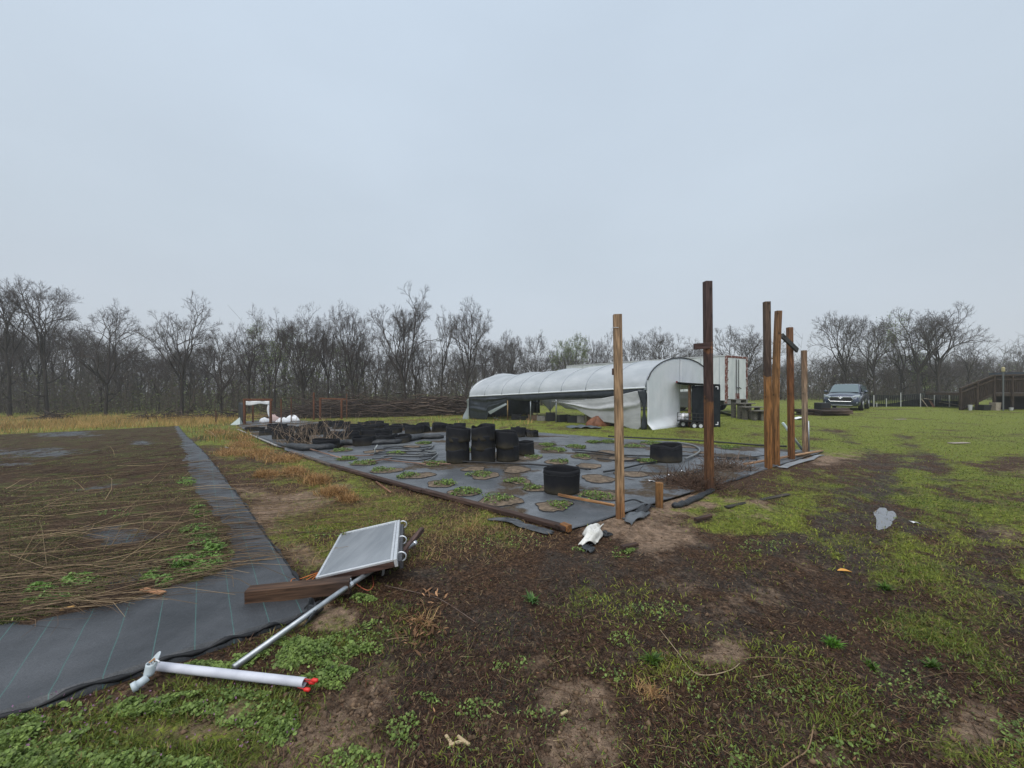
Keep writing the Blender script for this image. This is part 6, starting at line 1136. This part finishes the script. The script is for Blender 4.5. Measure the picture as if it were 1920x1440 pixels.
FARP = [(544, 806), (562, 806), (590, 803), (612, 800), (640, 803), (661, 804), (685, 797), (694, 806), (714, 803), (735, 812), (752, 806), (777, 812), (825, 808), (850, 807), (699, 820), (719, 819), (725, 830), (750, 829), (682, 834), (627, 822), (652, 824), (612, 839), (530, 822), (505, 815), (478, 808), (560, 831), (575, 816), (600, 814), (790, 809), (665, 815), (520, 806), (630, 796), (705, 796)]
for k, (px, py) in enumerate(FARP):
    c = SP(px, py); w_ = .27 + .07 * random.random(); pot(c, w_ * (1 + max(0, c.y - 13) * .03), .17 + .14 * random.random(), 'crumpled black grow pot among the far rows on the bed', 'black pots in the far rows', random.choice([.12, .2, .35, .45]), random.uniform(.1, .5), 40 + k, random.uniform(-.06, .1), random.uniform(0, 6))
# heaps of dead stems among and beside the pots
def stem_heap(px, py, n, spread, h, label, up=.9, cols=((.16, .11, .075), (.34, .26, .19)), r=.006, name='dead_stems'):
    c = SP(px, py); g = np.random.default_rng(int(px)); x = c.x + g.normal(0, spread, n); y = c.y + g.normal(0, spread * .6, n); P0 = np.stack([x, y, surf(x, y)], 1); d = np.stack([g.normal(0, .5, n), g.normal(0, .4, n), np.abs(g.normal(up, .35, n))], 1); d /= np.linalg.norm(d, axis=1, keepdims=True); l = h * g.uniform(.5, 1.2, n)
    P1 = P0 + d * (l * .5)[:, None]; P2 = P1 + (d + g.normal(0, .25, (n, 3))) * (l * .5)[:, None]; col_ = vary(lerp(*cols, g.random(n)), n, .15); rr = r * g.uniform(.6, 1.3, n)
    A_ = seg_mesh(P0, P1, rr, rr * .8, 4); B_ = seg_mesh(P1, P2, rr * .8, rr * .4, 4); V, Fc, C = merge([(A_[0], A_[1], np.repeat(col_, 8, 0)), (B_[0], B_[1], np.repeat(col_, 8, 0))])
    V = V - np.array(c); o = np_mesh(name, V, Fc, DRY, col=C); o.location = c; return tag(o, label, kind='stuff')
stem_heap(592, 832, 90, .55, .75, 'upright pale dead stems among the far pots'); stem_heap(545, 815, 40, .7, .6, 'scattered dead stems left of the far pots'); stem_heap(480, 805, 30, .6, .5, 'few dead stems by the bed end'); stem_heap(655, 800, 26, 1.2, .9, 'tall thin dead stems before the double frame'); stem_heap(790, 806, 30, .5, .5, 'dead stems beside the far right pots')
stem_heap(1312, 912, 420, .22, .32, 'brown heap of cut sticks at the foot of the tallest post', .12, ((.035, .022, .016), (.16, .10, .07)), .004, 'stick_heap'); stem_heap(1285, 902, 200, .25, .3, 'low spill of cut sticks left of the stick heap', .08, ((.035, .022, .016), (.13, .08, .055)), .004, 'stick_heap'); stem_heap(1362, 878, 300, .20, .3, 'second brown stick heap farther back on the cloth', .16, ((.05, .035, .028), (.22, .16, .12)), .005, 'stick_heap')
# ------------------------------------------------------------------ gate frames at the far end
RW = wood('rusty_wood', [(0, (.10, .038, .018)), (1, (.15, .06, .03))])
def frame(name, posts, beams, Y, label):
    a = P(posts[0][0], 0, Y); t = thing(name, label, 'frame', (a.x, Y, TZ(a.x, Y)))
    for px, pt, w_, d in posts:
        q = P(px, pt, Y); m = MB(); m.beam((q.x, Y + d, TZ(q.x, Y) - .1), (q.x, Y + d, q.z), w_, w_); m.build('post', RW, t)
    for x0, y0, x1, y1, w_ in beams: m = MB(); m.beam(P(x0, y0, Y - .02), P(x1, y1, Y - .02), .06, w_); m.build('beam', RW, t)
    return t
YG = GP(457, 795).y
gf = frame('gate_frame', [(458.5, 748, .13, 0), (507.5, 748, .13, 0), (450, 755, .08, 1.2), (520, 748, .06, .4)], [(456, 749.5, 511, 749.5, .14)], YG, 'rust-brown gate frame hung with torn white cloth at the bed end')
WC = M('white_cloth', (.62, .64, .66), .6, (.75, .76, .78), scale=5)
m = MB(); m.grid(lambda u, v: P(461 + 44 * u, 752 + 7.5 * v + 1.2 * math.sin(u * 8) * v - 2 * u * v, YG - .05 + .04 * math.sin(u * 11)), 14, 5); m.build('torn_cloth', WC, gf, smooth=True, solid=.01)
m = MB(); m.grid(lambda u, v: P(505.5 - 5 * u * math.sin(3.14 * (v * .9 + .05)), 753 + 30 * v, YG - .06), 4, 10); m.build('torn_cloth', WC, gf, smooth=True, solid=.01)
m = MB(); m.grid(lambda u, v: P(456 - 9 * u, 755 + 37 * v, YG + .1 + 1.0 * u), 4, 8); m.build('side_sheet', NAVY, gf, smooth=True, solid=.01)
c = GP(440, 797); m = MB(); m.add([c + Vector((-.28, 0, 0)), c + Vector((.25, .1, 0)), c + Vector((.1, .3, .45)), c + Vector((.15, .5, 0))], [(0, 1, 2), (1, 3, 2), (0, 2, 3)]); tag(m.build('tipped_sign', M('pale_tin', (.40, .46, .44), .5), solid=.01), 'pale tipped triangular sheet left of the gate frame', 'sheet')
YH = GP(603, 787).y
frame('gateway', [(588.5, 736, .10, 0), (600.5, 746, .12, 0), (640.5, 748, .12, 0), (648, 738, .06, .2)], [(599, 747, 648, 748.5, .10)], YH, 'rust-brown double post frame in front of the brush pile')
for px, py, pt, lab in ((405, 795, 770, 'lone thin stake left of the gate frame'), (546, 790, 745, 'thin stake between the gate frame and the post frame')):
    a = GP(px, py); m = MB(); m.beam(a, P(px, pt, a.y), .05, .05); tag(m.build('stake', RW), lab, 'stake')
for k, (px, py, w_, h_, mt, lab) in enumerate(((496, 791, .6, .28, WC, 'leftmost of the white sacks by the gate frame'), (513, 789, .7, .40, M('pink_cloth', (.45, .33, .31), .7), 'pinkish sack by the right gate post'), (530, 791, .7, .28, WC, 'white sack with dark folds right of the gate'), (549, 789, .8, .36, WC, 'rounded white sack, rightmost of the row'))):
    c = GP(px, py); m = MB(); m.grid(lambda u, v: Vector((c.x + w_ * .62 * math.cos(6.283 * u) * math.cos(v * 1.5) * (1 + .2 * math.sin(u * 19 + k)), c.y + w_ * .4 * math.sin(6.283 * u) * math.cos(v * 1.5), c.z - .02 + h_ * math.sin(v * 1.57) * (1 + .2 * math.sin(u * 12 + v * 5 + k)))), 18, 8, closed=True); tag(m.build('sack', mt, smooth=True), lab, 'sack')
# ------------------------------------------------------------------ fallen solar panel on its pole, timber, conduit
BL = Vector((-1.455, 2.85, .075)); BR = Vector((-.888, 2.87, .20)); wv = Vector((-.285, 1.06, -.075)); UU = (BR - BL); un = UU.normalized(); wn_ = wv.normalized(); nn_ = un.cross(wn_).normalized()
if nn_.z < 0: nn_ = -nn_
sp_ = thing('solar_panel', 'fallen framed solar panel tilted on its pole in the foreground', 'solar panel', (BL.x, BL.y, 0))
def q_(u, v, n=0.0): return BL + UU * u + wv * v + nn_ * n
def slab(u0, u1, v0, v1, n0, n1): return MB().add([q_(u, v, n) for u in (u0, u1) for v in (v0, v1) for n in (n0, n1)], [(0, 1, 3, 2), (4, 6, 7, 5), (0, 4, 5, 1), (2, 3, 7, 6), (0, 2, 6, 4), (1, 5, 7, 3)])
ALU = M('panel_alu', (.62, .64, .67), .35, (.74, .76, .78), scale=20, metal=.55)
PG = M('panel_glass', (.18, .20, .22), .16, (.26, .28, .30), scale=2.2, stretch=(3, .6, 1), spec=.7)
slab(.03, .97, .02, .98, .0, .004).build('glass', PG, sp_)
for a in ((0, .035, 0, 1), (.965, 1, 0, 1)): slab(*a, -.006, .012).build('frame_bar', ALU, sp_, bevel=.003)
for a in ((.036, .964, 0, .02), (.036, .964, .98, 1)): slab(*a, -.006, .0118).build('frame_bar', ALU, sp_, bevel=.003)
slab(1.004, 1.05, 0.0, 1.0, -.05, .010).build('side_rail', M('panel_alu', (0, 0, 0)), sp_, bevel=.003)
slab(-.005, 1.0, -.005, 1.0, -.045, -.008).build('timber_back', wood('panel_wood', [(0, (.055, .028, .022)), (1, (.10, .052, .038))], axis='X'), sp_)
slab(1.054, 1.10, .05, .96, -.09, -.03).build('channel', M('dark_metal', (0, 0, 0)), sp_)
for v in (.06, .42, .86):
    b_ = q_(1.10, v, -.03); m = MB(); m.tube([b_ + un * .04 * math.sin(a * .45) + nn_ * (.035 * (1 - math.cos(a * .45))) - nn_ * .01 for a in range(9)], .006, 6); m.build('hook', M('zinc', (.6, .62, .64), .3, metal=.7), sp_, smooth=True)
pa = SP(438, 1256, .02); pb = Vector((-.875, 3.42, .10)); pl = thing('steel_pole', 'long galvanised steel pole under the fallen solar panel', 'pole', pa)
mid = pa.lerp(pb, .5) + Vector((0, 0, .02)); m = MB(); m.tube([pa, mid, pb], .0175, 12); m.build('pipe', STEEL, pl, smooth=True)
for f in (.52, .72): 
    cc = pa.lerp(pb, f) + Vector((0, 0, .02 * (1 - abs(f - .5) * 2))); dd = (pb - pa).normalized(); m = MB(); m.tube([cc - dd * .012, cc + dd * .012], .023, 12); m.box(cc + Vector((0, 0, .03)), (.012, .012, .03)); m.build('clamp', MATS['zinc'], pl)
m = MB(); m.tube([pb, pb + (pb - pa).normalized() * .03], .022, 10); m.build('pole_cap', MATS['zinc'], pl, smooth=True)
m = MB(); a = SP(718, 1072); m.beam(a, P(721, 1050, a.y), .035, .012); tag(m.build('strut', M('pale_strip', (0, 0, 0))), 'flat grey strut propping the fallen solar panel', 'strut')
m = MB(); m.beam(Vector((-.93, 3.25, .09)), Vector((-.855, 3.66, .14)), .04, .05); tag(m.build('angle_iron', wood('iron', [(0, (.06, .035, .028)), (1, (.10, .06, .05))], axis='Y')), 'dark bracket bar projecting behind the solar panel', 'bracket')
# timber beam
a = SP(455, 1139, .045); b = SP(652, 1121, .05); d = b - a; m = MB(); L_ = d.length; m.beam((0, 0, 0), (L_, 0, 0), .09, .095, bev=.06); o = m.build('timber_beam', wood('beam_wood', [(0, (.075, .038, .022)), (.5, (.095, .052, .030)), (1, (.06, .036, .026))], axis='X', H=L_)); o.location = a + Vector((0, .05, .0)); o.rotation_euler = (0, -.02, math.atan2(d.y, d.x)); tag(o, 'short dark square timber beam lying beside the solar panel', 'beam')
# white conduit with wire ends, and its fitting
PVC = M('pvc', (1, 1, 1)); a = SP(289, 1262, .045); b = SP(571, 1296, .045); cdt = thing('plastic_conduit', 'thick white plastic conduit with red wire caps in the foreground weeds', 'conduit', a)
m = MB(); dd = (b - a).normalized(); NP = 28; xr = dd.orthogonal().normalized(); yr = dd.cross(xr); ro, ri_ = .0205, .0178
vs = []; 
for (s, r) in ((0, ri_), (0, ro), (1, ro), (1, ri_), (.93, ri_ * .95)): vs += [a.lerp(b, s) + (xr * math.cos(6.2832 * j / NP) + yr * math.sin(6.2832 * j / NP)) * r for j in range(NP)]
m.add(vs, [(k * NP + j, k * NP + (j + 1) % NP, (k + 1) * NP + (j + 1) % NP, (k + 1) * NP + j) for k in range(4) for j in range(NP)] + [tuple(4 * NP + j for j in range(NP))]); m.build('pipe', M('conduit_white', (.42, .43, .49), .38, (.56, .57, .63), scale=5), cdt, smooth=False)
RED = M('red_cap', (.62, .03, .025), .4)
for k, (ox, oz, l) in enumerate(((.000, .016, .055), (.012, -.002, .036), (-.010, -.018, .024))):
    e0 = b - dd * .03 + Vector((0, ox, oz)); e1 = b + dd * (l - .01) + Vector((0, ox - .004 * k, oz)); m = MB(); m.tube([e0, e1], .003, 6); wr = m.build('wire', M('wire_red', (.4, .03, .03), .5), cdt)
    m = MB(); m.tube([e1 - dd * .006, e1, e1 + dd * .022, e1 + dd * .026], [.006, .0095, .0085, .004], 10); m.build('wire_cap', RED, wr, smooth=True)
fb = SP(276, 1287, .03); ftt = thing('conduit_fitting', 'pale grey open conduit elbow at the left end of the white conduit', 'fitting', fb); CG = M('conduit_grey', (.46, .52, .55), .4)
m = MB(); up_ = Vector((.12, .22, .97)).normalized(); m.grid(lambda u, v: fb + up_ * (.02 + .055 * v + (.04 * max(0, math.cos(6.2832 * u - 1.0)) if v > .99 else 0)) + Vector((math.cos(6.2832 * u), math.sin(6.2832 * u) * .9, 0)) * (.020 + .003 * v), 20, 6, closed=True); m.build('body', CG, ftt, smooth=True, solid=.004)
m = MB(); e0 = fb + Vector((.0, -.03, .010)); e1 = fb + Vector((-.022, -.055, .0)); m.tube([fb + Vector((.012, -.01, .02)), e0, e0.lerp(e1, .45), e0.lerp(e1, .46), e1], [.018, .019, .019, .023, .023], 18); m.build('elbow', CG, ftt, smooth=True)
m = MB(); m.tube([fb + Vector((.03 + .022 * math.cos(a_ * .6), .01, .075 + .016 * math.sin(a_ * .6))) for a_ in range(9)], .0035, 6); m.build('gasket', PVC, ftt, smooth=True)
m = MB(); m.tube([fb + Vector((.01, .0, .085)), fb + Vector((.03, .005, .10)), a + Vector((.01, 0, .0))], .004, 6); m.build('wire', M('wire_tan', (.45, .25, .12), .5), ftt)
ORW = M('orange_wire', (.60, .17, .03), .5)
hose([(543, 1108), (548, 1094), (562, 1084), (584, 1078), (598, 1072)], .003, ORW, 'orange wire coil left of the fallen solar panel', 'wire', 'orange_wire', .02); hose([(556, 1090), (580, 1082), (596, 1074), (580, 1088), (560, 1092)], .003, ORW, 'second orange wire loop left of the solar panel', 'wire', 'orange_wire', .015); hose([(663, 1086), (672, 1100), (690, 1106), (700, 1096), (698, 1078)], .003, M('red_wire', (.4, .10, .05), .5), 'red-brown wire dangling below the solar panel', 'wire', 'orange_wire', .02)
flap('torn_cloth_end', [(572, 1140), (600, 1128), (598, 1158), (574, 1180)], RB, 'torn black cloth end bunched at the steel pole', .07, 14, seed=1.3)
hose([(722, 1093), (790, 1108), (830, 1124), (893, 1162)], .0024, M('stick_grey', (.14, .10, .08), .8), 'long thin stick lying right of the solar panel', 'stick', 'stick', .006); hose([(1238, 1180), (1274, 1225), (1300, 1262), (1330, 1268), (1370, 1255), (1388, 1235)], .0023, M('straw', (.33, .25, .16), .8), 'long bent straw stem on the mud in the centre right', 'straw', 'straw', .006); hose([(1450, 1440), (1490, 1418), (1515, 1398), (1526, 1355)], .0028, M('twig_tan', (.22, .14, .08), .8), 'bent tan twig at the bottom edge of the picture', 'twig', 'twig', .006)
for px, py, dx, dy, lab in ((836, 1376, 10, 16, 'left of three pale wood chips in the mud'), (858, 1380, 22, 16, 'middle of three pale wood chips in the mud'), (842, 1396, 26, -8, 'lowest of three pale wood chips in the mud'), (1052, 1340, 12, -8, 'pale wood chip on the sandy patch')):
    lying('wood_chip', (px, py), (px + dx, py + dy), .012, .008, M('chip', (.42, .32, .19), .8), lab, 'wood chip', .004)
lying('pale_chip', (268, 1107), (306, 1118), .04, .01, M('tan_card', (.40, .20, .10), .8), 'tan wooden shingle on the edge of the front ground cloth', 'shingle', .01); lying('pale_chip', (112, 1150), (140, 1143), .02, .012, M('orange_chip', (.52, .30, .10), .8), 'orange wood splinter at the inner edge of the front cloth', 'splinter', .01)
# ------------------------------------------------------------------ thin drizzle haze
mh = bpy.data.materials.new('drizzle_haze'); mh.use_nodes = True; th = mh.node_tree; th.nodes.clear()
pv = th.nodes.new('ShaderNodeVolumePrincipled'); pv.inputs['Density'].default_value = .0011; pv.inputs['Color'].default_value = (.97, .98, .995, 1); pv.inputs['Anisotropy'].default_value = .2
oh = th.nodes.new('ShaderNodeOutputMaterial'); th.links.new(pv.outputs[0], oh.inputs['Volume'])
mb = MB(); mb.box((0, 70, 7.0), (430, 300, 26)); hz = mb.build('haze', mh); tag(hz, 'thin grey drizzle haze', kind='stuff')
